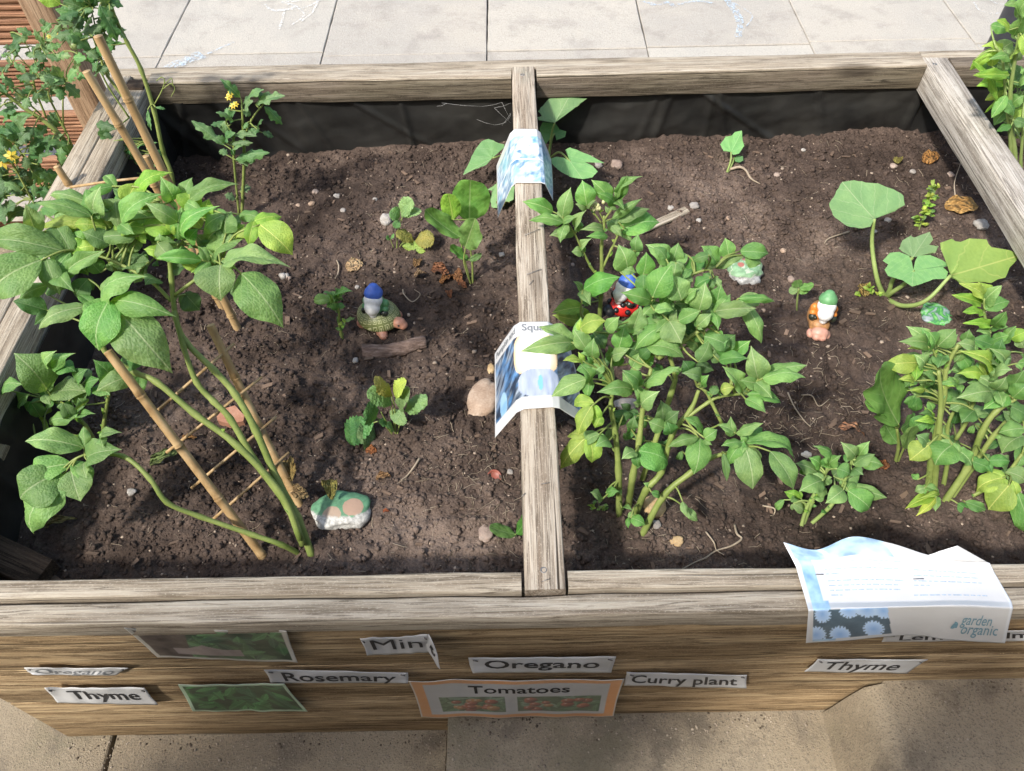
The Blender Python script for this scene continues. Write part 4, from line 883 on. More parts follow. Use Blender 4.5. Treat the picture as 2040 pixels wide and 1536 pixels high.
# ---- seedlings
G_ = Plant('potato_plant', 'tiny potato seedling with crinkled leaves next to the tortoise gnome', 'potato plant', (350, 1345), .1, 'potato', z=7)
G_.stem(7, [(350, 1350), (335, 1230), (310, 1100), (290, 1040)], .0045, .0025, ground=True); G_.stem(7, [(345, 1290), (365, 1230), (375, 1200)], .0022, .0014)
for a in [(7, 260, 1010, 108, 1035, 90), (7, 260, 1010, 185, 955, 85), (7, 330, 990, 285, 905, 80), (7, 345, 985, 440, 940, 85), (7, 300, 1060, 375, 1070, 60), (7, 290, 1050, 215, 1075, 80), (7, 300, 1020, 350, 1000, 90), (7, 270, 1000, 240, 960, 80, 'd'), (7, 370, 1200, 462, 1165, 32), (7, 320, 1000, 380, 970, 80), (7, 280, 1040, 300, 1100, 70)]: G_.leaf(*a, dyb=G_.r.uniform(-.015, .01))
G_.done()
I_ = Plant('seedling', 'small grey-green seedling tucked under the middle cross beam beside a pink stone', 'seedling', (1640, 1350), .1, 'dock', z=8)
I_.stem(8, [(1640, 1350), (1635, 1330)], .002, .0015, ground=True)
for a in [(8, 1635, 1335, 1445, 1275, 95, 'd'), (8, 1640, 1330, 1700, 1205, 105, 'd')]: I_.leaf(*a, dyb=0, dyt=-.005)
I_.done()
R_ = Plant('seedling', 'tiny round-leaved seedling beside the orange gnome', 'seedling', (505, 1420), .1, 'dock', z=9, stem='stem_pale')
R_.stem(9, [(505, 1425), (505, 1360), (505, 1310)], .003, .002, ground=True)
for a in [(9, 510, 1305, 585, 1285, 55), (9, 500, 1310, 455, 1330, 45), (9, 505, 1305, 500, 1265, 55, 'd'), (9, 505, 1330, 560, 1320, 35)]: R_.leaf(*a, dyb=0, dyt=0)
R_.done()
S_ = Plant('weed', 'bright upright weed with small serrated leaves near the right beam', 'weed', (1140, 1005), .05, 'narrow', z=9, stem='stem_pale')
S_.stem(9, [(1140, 1008), (1165, 920), (1195, 840), (1225, 765)], .002, .001, ground=True)
for i in range(60):
    t = random.random(); x = 1150 + 75 * t + random.gauss(0, 16); y = 985 - 215 * t + random.gauss(0, 10); a = random.uniform(0, 6.28); l = 30 + 14 * random.random()
    S_.leaf(9, x, y, x + l * math.cos(a), y + l * math.sin(a) * .7, 20, random.choice(['l', 'l', '', 'y']), None, random.uniform(-.015, .015), random.uniform(-.02, .02), pet=False)
S_.done()
W_ = Plant('weed', 'little creeping weed with tiny leaves at the foot of the cross beam', 'weed', (430, 1190), .05, 'narrow', z=4, stem='root')
W_.stem(4, [(430, 1200), (330, 1215), (270, 1260), (230, 1310)], .0012, .0008, dy=-.0)
for i in range(22):
    x = random.gauss(425, 38); y = random.gauss(1200, 24); a = random.uniform(0, 6.3); W_.leaf(4, x, y, x + 32 * math.cos(a), y + 24 * math.sin(a), 20, random.choice(['l', '', 'p']), None, 0, -.005)
for i in range(8):
    x = random.gauss(305, 18); y = random.gauss(1285, 16); a = random.uniform(0, 6.3); W_.leaf(4, x, y, x + 28 * math.cos(a), y + 20 * math.sin(a), 16, 'p', None, 0, -.004)
W_.done()

# ---- squashes
def pump(P, z, ax, ay, tx, ty, w, za, zt, tint='', face=.35, var=None):
    B = atz(*zp(z, ax, ay), za); T = atz(*zp(z, tx, ty), zt); wm = w / ZM[z][2] * depth((B + T) / 2) / FPX
    P.place(B, T, wm, tint, 'pumpkin', face, var=var); return B
J_ = Plant('squash_plant', 'young squash plant with lobed leaves standing around the upper draped sign', 'squash plant', (960, 870), 0, 'pumpkin', z=6, stem='stem_pale')
def traced(P, z, at, out, tip, za, nrm, tint='', cup=.10, wav=.03, seed=0):
    """lobed leaf: its outline laid on its own tilted plane through the stalk end, then cupped and toothed"""
    A = atz(*zp(z, *at), za); nz = Vector(nrm).normalized()
    def hitp(x, y): d = ray(*zp(z, x, y)); return CAM + d * ((A - CAM).dot(nz) / d.dot(nz))
    Tp = hitp(*tip); ax = (Tp - A).normalized(); L = (Tp - A).length; xx = ax.cross(nz)
    loc = [((hitp(x, y) - A).dot(xx) / L, (hitp(x, y) - A).dot(ax) / L) for x, y in out]
    c = []; n = len(loc); rr = random.Random(seed + n)
    for i in range(n):
        a, b = Vector((*loc[i], 0)), Vector((*loc[(i + 1) % n], 0)); m_ = max(2, int((b - a).length / .07))
        for k in range(m_):
            q = a.lerp(b, k / m_)
            if k % 2: q += Vector(((b - a).y, -(b - a).x, 0)).normalized() * rr.uniform(-.004, .016)
            c.append(q)
    N = len(c); NR = 7; vs = [(0, 0, 0)]; fs = []
    for r_ in range(1, NR + 1):
        q = r_ / NR
        for p in c:
            rad = p.length * q; th = math.atan2(p.x, p.y); vs.append((p.x * q, p.y * q, cup * rad * rad * (1 - .35 * rad) + wav * q * q * math.sin(3.2 * th + seed) + .012 * q * math.cos(9 * th)))
    for i in range(N):
        i2 = (i + 1) % N; fs.append((0, 1 + i, 1 + i2))
        for r_ in range(NR - 1): fs.append((1 + r_ * N + i, 1 + (r_ + 1) * N + i, 1 + (r_ + 1) * N + i2, 1 + r_ * N + i2))
    mt = Matrix((xx * L, ax * L, nz * L)).transposed().to_4x4(); mt.translation = A
    o = put('leaf', mesh('squash_leaf', vs, fs, M['pumpkin']), P.root, mt); o.color = (*TINT[tint], 1); return A
q1 = traced(J_, 16, (985, 598), [(985, 600), (925, 570), (830, 577), (815, 545), (860, 535), (825, 490), (850, 450), (930, 365), (1010, 355), (1060, 310), (1150, 295), (1165, 350), (1300, 360), (1200, 440), (1100, 490), (1040, 530)], (1150, 295), .56, (.1, -.55, .83), '', -.05, .02, 1)
q2 = traced(J_, 16, (390, 935), [(390, 935), (385, 910), (500, 830), (500, 800), (420, 780), (350, 750), (290, 770), (220, 850), (160, 980), (105, 1095), (230, 1040), (330, 1000)], (105, 1095), .545, (-.15, -.45, .88), '', -.08, .02, 2)
q3 = traced(J_, 16, (1130, 965), [(1130, 965), (1120, 920), (1085, 860), (1130, 838), (1250, 880), (1330, 915), (1460, 990), (1380, 980), (1290, 960), (1275, 975), (1350, 1020), (1395, 1075), (1340, 1130), (1250, 1145), (1130, 1115), (1010, 1050), (955, 990), (950, 940), (1000, 920), (1070, 930)], (1250, 1145), .545, (0, -.35, .94), 'p', .06, .02, 3)
q4 = traced(J_, 16, (985, 700), [(985, 690), (900, 800), (860, 780), (840, 650), (870, 590), (950, 595), (1000, 610), (1030, 660), (1095, 680), (1085, 730), (1000, 765)], (1085, 730), .515, (.1, -.5, .86), 'd', -.05, .02, 4)
q5 = traced(J_, 16, (430, 1180), [(430, 1180), (340, 1240), (390, 1250), (370, 1330), (380, 1400), (440, 1410), (520, 1360), (590, 1330), (600, 1200), (520, 1180)], (440, 1410), .49, (-.1, -.4, .9), '', -.05, .02, 5)
b0 = J_.base
for q in (q1, q2, q3, q4, q5):
    v, f = tube(catmull([b0 - Vector((0, 0, .01)), (b0 + q) / 2 + Vector((0, 0, .02)), q], 6), [.0035, .0022], 7); J_.mb.add(v, f)
J_.done()
P_ = Plant('squash_plant', 'squash plant with four large round pale green leaves on thick curved stalks', 'squash plant', (970, 1345), 0, 'pumpkin', z=9, stem='stem_pale')
q1 = traced(P_, 17, (330, 550), [(330, 552), (350, 500), (470, 495), (575, 440), (560, 370), (480, 320), (380, 290), (250, 275), (160, 255), (60, 270), (0, 380), (-40, 440), (-10, 530), (100, 620), (200, 635), (300, 612)], (60, 270), .60, (-.05, -.35, .93), 'p', .12, .03, 6)
q2 = traced(P_, 17, (645, 965), [(645, 962), (660, 890), (680, 850), (780, 840), (860, 880), (935, 930), (880, 945), (920, 985), (900, 1040), (800, 1040), (720, 1070), (630, 1100), (560, 1050), (440, 1010), (410, 960), (440, 920), (395, 890), (450, 830), (530, 820), (610, 850), (635, 900)], (630, 1100), .555, (0, -.3, .95), 'p', .05, .03, 7)
q3 = traced(P_, 17, (640, 860), [(640, 862), (560, 820), (525, 790), (560, 720), (620, 685), (650, 700), (770, 660), (800, 720), (770, 760), (845, 770), (820, 825), (720, 835)], (770, 660), .545, (0, -.45, .9), '', .05, .02, 8)
q4 = traced(P_, 17, (945, 1005), [(945, 1005), (1000, 930), (950, 860), (870, 790), (865, 740), (960, 705), (1020, 740), (1080, 720), (1220, 730), (1260, 790), (1400, 820), (1500, 855), (1410, 950), (1390, 1020), (1280, 1060), (1150, 1050), (1010, 1070), (950, 1035)], (1500, 855), .56, (.05, -.3, .95), 'l', .05, .03, 9)
b0 = P_.base
for q, mids in ((q1, [(920, 1260), (893, 1080)]), (q4, [(1060, 1402), (1180, 1372)]), (q2, [(1000, 1330), (1070, 1280)]), (q3, [(985, 1320), (1010, 1250)])):
    n = len(mids); pts = [b0 - Vector((0, 0, .01))] + [atz(*zp(9, *mq), b0.z + (q.z - b0.z) * (i + .7) / (n + .7)) for i, mq in enumerate(mids)] + [q]
    v, f = tube(catmull(pts, 6), [.0055, .0048, .0035], 8); P_.mb.add(v, f)
for i in range(16):
    x = random.gauss(900, 45); y = random.gauss(1335, 30); a = random.uniform(0, 6.3); P_.leaf(9, x, y, x + 34 * math.cos(a), y + 26 * math.sin(a), 20, random.choice(['l', 'y', 'l']), 'narrow', 0, -.005, pet=False)
P_.done()
Q_ = Plant('squash_plant', 'tiny squash seedling with one heart-shaped leaf near the black liner', 'squash plant', (125, 700), 0, 'pumpkin', z=9, stem='stem_pale')
q1 = traced(Q_, 9, (150, 590), [(150, 590), (110, 585), (92, 550), (120, 510), (150, 505), (170, 485), (205, 478), (210, 520), (218, 560), (190, 600), (160, 605)], (205, 478), .505, (0, -.6, .8), 'g', .05, .02, 10)
q2 = traced(Q_, 9, (165, 620), [(165, 620), (185, 608), (212, 612), (214, 635), (190, 646), (170, 640)], (214, 635), .485, (0, -.4, .9), 'd', 0, .02, 11)
for q in (q1, q2):
    v, f = tube(catmull([Q_.base - Vector((0, 0, .01)), (Q_.base + q) / 2 + Vector((.004, 0, .004)), q], 5), [.003, .002], 6); Q_.mb.add(v, f)
Q_.done()
rt = [onsoil(*zp(9, x, y), d) for x, y, d in ((140, 690, .008), (190, 690, .012), (225, 705, .012), (250, 745, .009), (300, 770, .004))]
v, f = tube(catmull(rt, 5), [.004, .0035, .003, .0025, .001], 7); tag(obj('withered_stalk', v, f, M['root']), 'pale withered stalk lying beside the tiny squash seedling', 'stalk')

# ---- T: plant beyond the right beam
T_ = Plant('potato_plant', 'lanky yellow-green potato plant with wilting leaves beyond the right beam', 'potato plant', (2035, 400), .0, 'narrow', stem='stem_pale')
T_.stem(0, [(2035, 402), (2022, 300), (2012, 200), (2020, 110), (2035, 40)], .0075, .004, ground=True); T_.stem(0, [(2020, 395), (2012, 290), (2000, 200), (1998, 120), (1985, 92)], .005, .003, ground=True); T_.stem(0, [(2040, 400), (2034, 330), (2040, 250)], .006, .004, ground=True)
for a in [(0, 1995, 92, 1932, 140, 34, 'l'), (0, 1940, 120, 1962, 225, 30, 'l'), (0, 2000, 105, 1955, 92, 30, 'l'), (0, 2010, 150, 1938, 150, 36, 'l'), (0, 2005, 165, 1945, 172, 40, 'l'), (0, 2000, 180, 1962, 200, 32, 'l'), (0, 2010, 60, 1985, 40, 40, 'l'), (0, 2020, 70, 2040, 30, 50), (0, 2015, 110, 2040, 95, 50, 'l'), (0, 2005, 190, 1975, 235, 36), (0, 2010, 215, 1980, 250, 40, 'd'), (0, 2015, 210, 2040, 190, 46), (0, 2020, 240, 2045, 250, 40, 'd'), (0, 2010, 125, 1970, 118, 34), (0, 2035, 70, 2060, 120, 50, 'l'), (0, 2005, 200, 2020, 230, 40, 'd'), (0, 2015, 250, 1985, 262, 30, 'd'), (0, 2030, 165, 2060, 150, 60), (0, 2025, 35, 2000, 10, 50), (0, 2030, 30, 2060, -10, 60)]: T_.leaf(*a[:5], a[5] * .62, *a[6:])
T_.fill(26, 0, 1965, 40, 2050, 250, 34, 62, ' l d'); T_.done()

# ---- tomatoes
M['petal'] = plain('yellow_petal', (.60, .46, .05), .5, 60, .15, 0); M['fruit'] = plain('green_tomato', (.30, .38, .15), .3, 40, .15, 0)
def flower(P, z, x, y, size, dy=0):
    c = P.pt(z, x, y, dy); up = (Vector((0, 0, .4)) + (CAM - c).normalized()).normalized(); a = up.orthogonal().normalized(); b = up.cross(a); mb = MB()
    for k in range(6):
        an = k * math.pi / 3 + .3; d = a * math.cos(an) + b * math.sin(an); s_ = up.cross(d)
        mb.add([c, c + d * size * .5 + s_ * size * .24 + up * size * .05, c + d * size - up * size * .25, c + d * size * .5 - s_ * size * .24 + up * size * .05], [(0, 1, 2, 3)])
    v, f = tube([c, c + up * size * .55], [size * .16, size * .04], 6); mb.add(v, f); mb.build('flower', M['petal'], P.root)
D_ = Plant('tomato_plant', 'slim young tomato plant with yellow flowers in front of the black liner', 'tomato plant', (478, 432), .05, 'tomato')
D_.stem(13, [(632, 980), (645, 700), (640, 560), (635, 470)], .0055, .003, ground=True); D_.stem(13, [(622, 980), (610, 720), (600, 620), (570, 560)], .004, .002, ground=True); D_.stem(13, [(645, 620), (680, 540), (720, 490), (745, 460)], .003, .0018)
for a in [(13, 632, 440, 540, 355, 55), (13, 645, 470, 740, 405, 62), (13, 700, 470, 835, 432, 66), (13, 740, 480, 822, 562, 52), (13, 600, 545, 520, 508, 45), (13, 575, 610, 560, 545, 60), (13, 560, 655, 410, 545, 60), (13, 600, 612, 708, 615, 42), (13, 590, 650, 690, 645, 36), (13, 610, 720, 765, 690, 66), (13, 620, 730, 700, 725, 44), (13, 570, 700, 540, 675, 44), (13, 590, 560, 610, 500, 48, 'd'), (13, 650, 500, 690, 455, 60), (13, 560, 640, 610, 600, 60), (13, 600, 700, 640, 660, 50), (13, 575, 640, 520, 620, 44), (13, 680, 520, 640, 500, 40), (13, 610, 900, 560, 880, 60), (13, 630, 860, 680, 845, 55)]: D_.leaf(*a, dyb=D_.r.uniform(-.02, .02))
for x, y in ((585, 425), (598, 478), (578, 440), (610, 470)): flower(D_, 13, x, y, .008, -.02)
D_.fill(10, 13, 540, 430, 760, 720, 40, 80, 'd ', dy=(-.02, .02)); D_.done()
C_ = Plant('tomato_plant', 'tall hairy-stemmed tomato plant tied to bamboo canes in the far left corner', 'tomato plant', (350, 420), .12, 'tomato')
C_.stem(1, [(1345, 1600), (1300, 1330), (1240, 1150), (1180, 850), (1080, 530), (970, 330), (880, 150), (830, 0), (800, -200)], .0075, .0045, ground=True)
C_.stem(1, [(1330, 1600), (1200, 1180), (1100, 1060), (960, 780), (830, 580), (770, 430), (700, 250), (640, 130)], .006, .003, ground=True); C_.stem(1, [(1000, 900), (830, 680), (740, 520), (640, 440)], .003, .002, dy=.01); C_.stem(1, [(740, 290), (715, 200), (700, 60)], .0025, .0018)
C_.stem(1, [(1190, 800), (1230, 700), (1260, 620), (1240, 590), (1190, 620)], .0018, .0012); C_.stem(1, [(1250, 680), (1300, 640), (1340, 680), (1310, 740)], .0014, .001); C_.stem(1, [(1260, 640), (1310, 600), (1340, 660)], .0012, .001)
for a in [(1, 760, 40, 898, 318, 150), (1, 720, 90, 480, 10, 150), (1, 680, 140, 420, 70, 130), (1, 780, 10, 945, 52, 110), (1, 650, 465, 935, 325, 120, 'g'), (1, 700, 380, 540, 270, 110, 'd'), (1, 660, 450, 560, 440, 90, 'g'), (1, 660, 140, 600, -60, 150), (1, 820, 60, 760, -80, 140), (1, 640, 140, 560, 250, 80, 'd'), (1, 700, 130, 640, 230, 90),
          (1, 870, 1190, 620, 1110, 100), (1, 875, 1185, 765, 950, 120), (1, 865, 1195, 735, 1325, 140, 'g'), (1, 900, 1185, 1205, 1090, 100, 'g'), (1, 960, 1165, 1060, 1175, 60, 'g'), (1, 980, 1160, 970, 1040, 60), (1, 1130, 840, 1160, 1000, 40), (1, 1190, 820, 1265, 835, 34)]: C_.leaf(*a, dyb=C_.r.uniform(-.03, .01))
C_.leaf(0, 120, 8, 60, -18, 40, 'l', 'potato'); C_.fill(30, 1, 430, -60, 900, 260, 110, 200, 'd ', dy=(-.04, .03)); C_.fill(18, 1, 480, 250, 900, 560, 80, 150, 'd ', dy=(-.03, .03)); C_.fill(10, 1, 650, 950, 1150, 1320, 90, 160, 'dg', dy=(-.04, .0)); C_.done()
C2 = Plant('tomato_plant', 'sprawling tomato plant with curled leaves and a green fruit against the slatted screen', 'tomato plant', (190, 378), .12, 'tomato')
C2.stem(1, [(730, 1450), (600, 1250), (480, 1060), (370, 960), (180, 820), (0, 690), (-200, 540)], .0085, .005, ground=True); C2.stem(1, [(620, 1270), (490, 960), (380, 760), (370, 690)], .004, .0025); C2.stem(1, [(345, 900), (260, 640), (265, 460), (340, 310), (330, 170)], .0035, .002); C2.stem(1, [(480, 970), (490, 730), (500, 640)], .003, .002); C2.stem(1, [(265, 470), (190, 300), (190, 250)], .0018, .0012); C2.stem(1, [(240, 540), (130, 410), (70, 405)], .0018, .0012); C2.stem(1, [(235, 520), (140, 470), (90, 490)], .0016, .001)
C2.stem(1, [(320, 880), (120, 690), (0, 580)], .003, .002); C2.stem(1, [(340, 320), (420, 250), (500, 215), (560, 270)], .0022, .0014); C2.stem(1, [(350, 1490), (210, 1240), (120, 1100)], .004, .0025, dy=-.03); C2.stem(1, [(250, 1530), (110, 1280), (40, 1200)], .004, .0025, dy=-.04)
for a in [(1, 500, 645, 615, 745, 130, 'd'), (1, 495, 640, 330, 580, 130, 'd'), (1, 490, 650, 400, 500, 120), (1, 520, 620, 590, 530, 100, 'g'), (1, 470, 660, 460, 770, 90), (1, 330, 340, 500, 290, 70, 'p'), (1, 340, 350, 260, 220, 60, 'p'), (1, 360, 330, 470, 180, 60, 'p'), (1, 280, 480, 370, 470, 100, 'd'), (1, 290, 560, 380, 620, 90), (1, 260, 420, 360, 440, 90, 'd'), (1, 560, 280, 680, 340, 120, 'd'), (1, 540, 250, 620, 250, 80, 'd'),
          (1, 520, 1110, 365, 1085, 80, 'g'), (1, 470, 1070, 580, 1240, 110, 'g'), (1, 250, 880, 20, 940, 90, 'g'), (1, 60, 1000, 100, 1080, 90, 'g'), (1, 20, 960, -40, 1080, 110), (1, 60, 400, 20, 440, 50, 'p'), (1, 80, 410, 90, 440, 40, 'p'), (1, 90, 480, 40, 550, 40, 'p'), (1, 110, 470, 150, 545, 40, 'p'), (1, 190, 250, 180, 330, 50, 'p'), (1, 330, 190, 320, 140, 50, 'p'), (1, 10, 580, 40, 600, 40, 'p'),
          (1, 130, 1110, 230, 1080, 110, 'd'), (1, 140, 1120, 200, 1010, 100, 'd'), (1, 100, 1110, -20, 1070, 140, 'd'), (1, 210, 1240, 360, 1085, 110, 'd'), (1, 220, 1240, 290, 1280, 110, 'd'), (1, 250, 1320, 330, 1390, 150, 'd'), (1, 200, 1290, 130, 1360, 130, 'k'), (1, 90, 1380, -30, 1430, 180, 'd'), (1, 100, 1390, 190, 1500, 160, 'd'), (1, 380, 1460, 580, 1450, 110, 'd'), (1, 350, 1490, 420, 1540, 130, 'd'), (1, 300, 1440, 260, 1530, 110, 'k'), (1, 40, 1500, -40, 1540, 150, 'd'), (1, 120, 1560, 20, 1640, 150, 'd'), (1, 480, 1420, 380, 1330, 70, 'g'), (1, 620, 1400, 760, 1360, 60, 'g'), (1, 200, 1600, 60, 1700, 150, 'd'), (1, 90, 1600, -60, 1700, 160, 'd'), (1, 260, 1560, 330, 1660, 140, 'k')]:
    C2.leaf(*a, dyb=C2.r.uniform(-.05, 0))
for x, y in ((85, 1195), (20, 1240), (375, 280), (450, 270)): flower(C2, 1, x, y, .019 if y > 1000 else .006, -.06)
fp_ = C2.pt(1, 568, 346, -.02); v = [fp_ + Vector(q) * .012 for q in IV]; obj('fruit', v, [tuple(q) for q in IF], M['fruit'], C2.root)
C2.fill(60, 1, -40, 900, 480, 1580, 110, 220, 'dd ', dy=(-.06, .05)); C2.fill(40, 1, 60, 120, 640, 760, 80, 150, 'dp ', dy=(-.05, .03)); C2.fill(16, 1, -40, 500, 300, 1000, 90, 160, 'd ', dy=(-.05, .03)); C2.done()

# ------------------------------------------------------------------ bamboo
def cane(name, a, b, r, parent=None, nodes=3, hollow=True, label=None, sd=0):
    a, b = Vector(a), Vector(b); L = (b - a).length; n = 40; pts = []; rad = []
    rr = random.Random(sd); nd = [(i + .35 + rr.uniform(-.12, .12)) / nodes for i in range(nodes)]; bend = Vector((rr.uniform(-1, 1), rr.uniform(-1, 1), 0)) * .006
    for i in range(n + 1):
        t = i / n; pts.append(a.lerp(b, t) + bend * math.sin(math.pi * t))
        q = r * (1 - .12 * t)
        dmin = min(abs(t - k) for k in nd) * L
        q *= 1 + .20 * max(0, 1 - dmin / .006) if dmin < .006 else 1
        rad.append(q)
    pts = sorted(set(range(n + 1)) and [(i, p) for i, p in enumerate(pts)]); pts = [p for _, p in pts]
    # extra rings at nodes
    P2 = []; R2 = []
    for i in range(n + 1):
        P2.append(pts[i]); R2.append(rad[i])
        if i < n:
            for k in nd:
                if i / n < k < (i + 1) / n:
                    for dq, m_ in ((-.004, 1.0), (-.0015, 1.22), (.0, .95), (.002, 1.16), (.005, 1.0)):
                        t = k + dq / L
                        if i / n < t < (i + 1) / n: P2.append(a.lerp(b, t) + bend * math.sin(math.pi * t)); R2.append(r * (1 - .12 * t) * m_)
    mb = MB(); v, f = tube(P2, R2, 12, cap=False); mb.add(v, f)
    if hollow:
        ax = (P2[-1] - P2[-2]).normalized(); rt = R2[-1]
        v, f = tube([P2[-1] - ax * .0001, P2[-1] + ax * .0004, P2[-1] + ax * .0002, P2[-1] - ax * .02], [rt, rt * .97, rt * .62, rt * .58], 12, cap=False); mb.add(v, f)
        v2 = v[-12:]; mb.add(v2, [tuple(range(12))], 1)
    else: mb.add(v[-12:], [tuple(range(12))])
    o = mb.build(name, [M['bamboo'], M['hole']], parent)
    if label: tag(o, label, 'bamboo cane', 'bamboo canes behind the potato plant')
    return o
tb = onsoil(520, 1103, -.03); tr = empty('bamboo_trellis', onsoil(555, 1060)); tag(tr, 'leaning bamboo ladder trellis with thin rungs in the front left soil', 'trellis')
b1 = onsoil(522, 1106); b2 = onsoil(596, 1003)
def pl1(x, y, o=0): return atplane(x, y, b1.y, .45, o, b1.z)
def pl2(x, y, o=0): return atplane(x, y, b2.y, .45, o, b2.z)
cane('upright', b1 + (b1 - pl1(275, 780)).normalized() * .03, pl1(215, 700), .0078, tr, 4, sd=1); cane('upright', b2 + (b2 - pl2(420, 648)).normalized() * .03, pl2(419, 648), .0078, tr, 3, sd=2)
for (x0_, y0_, x1_, y1_) in ((331, 902, 522, 751), (381, 973, 551, 830), (424, 1035, 576, 901), (300, 830, 467, 684)):
    va, vb = pl1(x0_, y0_, .011), pl2(x1_, y1_, .011); v, f = tube([va, va.lerp(vb, .5), vb], .0026, 7); obj('rung', v, f, M['bamboo'], tr)
for i, (tx, ty, bx, by, r_, lab) in enumerate(((172, 142, 442, 612, .0085, 'split-topped bamboo cane standing nearest the slatted screen post'), (195, 72, 472, 652, .0088, 'tallest bamboo cane rising past the corner of the planter'), (290, 311, 420, 560, .0088, 'short bamboo cane half hidden behind the tall tomato stem'), (113, 331, 250, 520, .0085, 'short bamboo cane beside the sprawling tomato plant'))):
    bs = onsoil(bx, by); k_ = .12; tp = atplane(tx, ty, bs.y, k_, 0, bs.z)
    cane('bamboo_cane', bs - (tp - bs).normalized() * .02, tp, r_, None, 4, True, lab, sd=10 + i)
va = atplane(140, 373, 1.25, .12); vb = atplane(305, 352, 1.25, .12); v, f = tube([va, va.lerp(vb, .5) + Vector((0, 0, .002)), vb], .0028, 7)
tag(obj('bamboo_stick', v, f, M['bamboo']), 'thin bamboo stick lying across the canes behind the potato leaves', 'stick')

# ------------------------------------------------------------------ papers and prints
def hermite(xs, P, t, smooth=True):
    xs = np.asarray(xs, float); P = np.asarray(P, float); t = np.clip(t, xs[0], xs[-1]); i = np.clip(np.searchsorted(xs, t, 'right') - 1, 0, len(xs) - 2)
    h = (xs[i + 1] - xs[i]); s_ = ((t - xs[i]) / h)[..., None]
    if not smooth: return P[i] * (1 - s_) + P[i + 1] * s_
    m = np.gradient(P, xs, axis=0); hh = h[..., None]
    return (2 * s_ ** 3 - 3 * s_ ** 2 + 1) * P[i] + (s_ ** 3 - 2 * s_ ** 2 + s_) * hh * m[i] + (-2 * s_ ** 3 + 3 * s_ ** 2) * P[i + 1] + (s_ ** 3 - s_ ** 2) * hh * m[i + 1]
class Sheet:
    def __init__(s, ctrl, us, vs, su=True, sv=True, crinkle=.0012, seed=1):
        s.c = [[np.array(p[:]) for p in row] for row in ctrl]; s.us = us; s.vs = vs; s.su = su; s.sv = sv; s.cr = crinkle; s.seed = seed
    def base(s, U, V):
        U = np.asarray(U, float).ravel(); V = np.asarray(V, float).ravel()
        rows = np.stack([hermite(s.us, r, U, s.su) for r in s.c], 0)                 # rows x N x 3
        out = np.zeros((len(U), 3)); xs = np.asarray(s.vs, float); i = np.clip(np.searchsorted(xs, V, 'right') - 1, 0, len(xs) - 2); n = np.arange(len(U))
        h = xs[i + 1] - xs[i]; q = ((V - xs[i]) / h)[:, None]
        if not s.sv or len(xs) == 2: return rows[i, n] * (1 - q) + rows[i + 1, n] * q
        m = np.gradient(rows, xs, axis=0); hh = h[:, None]
        return (2 * q ** 3 - 3 * q ** 2 + 1) * rows[i, n] + (q ** 3 - 2 * q ** 2 + q) * hh * m[i, n] + (-2 * q ** 3 + 3 * q ** 2) * rows[i + 1, n] + (q ** 3 - q ** 2) * hh * m[i + 1, n]
    def ev(s, U, V, lift=0.0):
        U = np.asarray(U, float).ravel(); V = np.asarray(V, float).ravel(); e = .004; p = s.base(U, V)
        du = s.base(np.clip(U + e, 0, 1), V) - s.base(np.clip(U - e, 0, 1), V); dv = s.base(U, np.clip(V + e, 0, 1)) - s.base(U, np.clip(V - e, 0, 1))
        n = np.cross(dv, du); n /= np.maximum(np.linalg.norm(n, axis=1, keepdims=True), 1e-9)
        c = (fbm(U * 4, V * 3, 3, s.seed) - .4) * s.cr * 2
        return p + n * (c + lift)[:, None] if hasattr(c, '__len__') else p + n * (c + lift)
def sheet_obj(name, sh_, colf, mt, nu=60, nv=40, parent=None, thick=.0006):
    U, V = np.meshgrid(np.linspace(0, 1, nu), np.linspace(0, 1, nv)); p = sh_.ev(U, V); bk = sh_.ev(U, V, -thick)
    N = nu * nv; top = [(d, c, b, a) for (a, b, c, d) in grid_faces(nu, nv)]; bot = [tuple(i + N for i in f) for f in grid_faces(nu, nv)]
    rim = [j * nu for j in range(nv)]; ring = list(range(nu)) + [j * nu + nu - 1 for j in range(1, nv)] + [(nv - 1) * nu + i for i in range(nu - 2, -1, -1)] + [j * nu for j in range(nv - 2, 0, -1)]
    side = [(ring[i], ring[(i + 1) % len(ring)], ring[(i + 1) % len(ring)] + N, ring[i] + N) for i in range(len(ring))]
    o = obj(name, np.concatenate([p, bk]), top + bot + side, mt, parent)
    col = np.ones((2 * N, 4)); cc = np.asarray(colf(U.ravel(), V.ravel())); col[:N, :3] = cc; col[N:, :3] = .75
    at = o.data.color_attributes.new('print', 'FLOAT_COLOR', 'POINT'); at.data.foreach_set('color', col.ravel().astype(np.float32)); return o
_TX = {}
def text_geo(txt, bold=.02, space=1.0):
    if (txt, bold) in _TX: return _TX[txt, bold]
    cu = bpy.data.curves.new('lettering', 'FONT'); cu.body = txt; cu.size = 1; cu.offset = bold; cu.resolution_u = 3; cu.space_character = space
    ob = bpy.data.objects.new('lettering_tmp', cu); COL.objects.link(ob); dg = bpy.context.evaluated_depsgraph_get(); dg.update(); me = ob.evaluated_get(dg).to_mesh()
    bm = bmesh.new(); bm.from_mesh(me); bmesh.ops.triangulate(bm, faces=bm.faces); 
    v = np.array([q.co[:2] for q in bm.verts]); f = [tuple(q.index for q in p.verts) for p in bm.faces]; bm.free(); ob.evaluated_get(dg).to_mesh_clear()
    bpy.data.objects.remove(ob); bpy.data.curves.remove(cu); v[:, 0] -= v[:, 0].min(); W_ = v[:, 0].max(); v[:, 0] /= W_
    _TX[txt, bold] = (v, f, W_); return _TX[txt, bold]
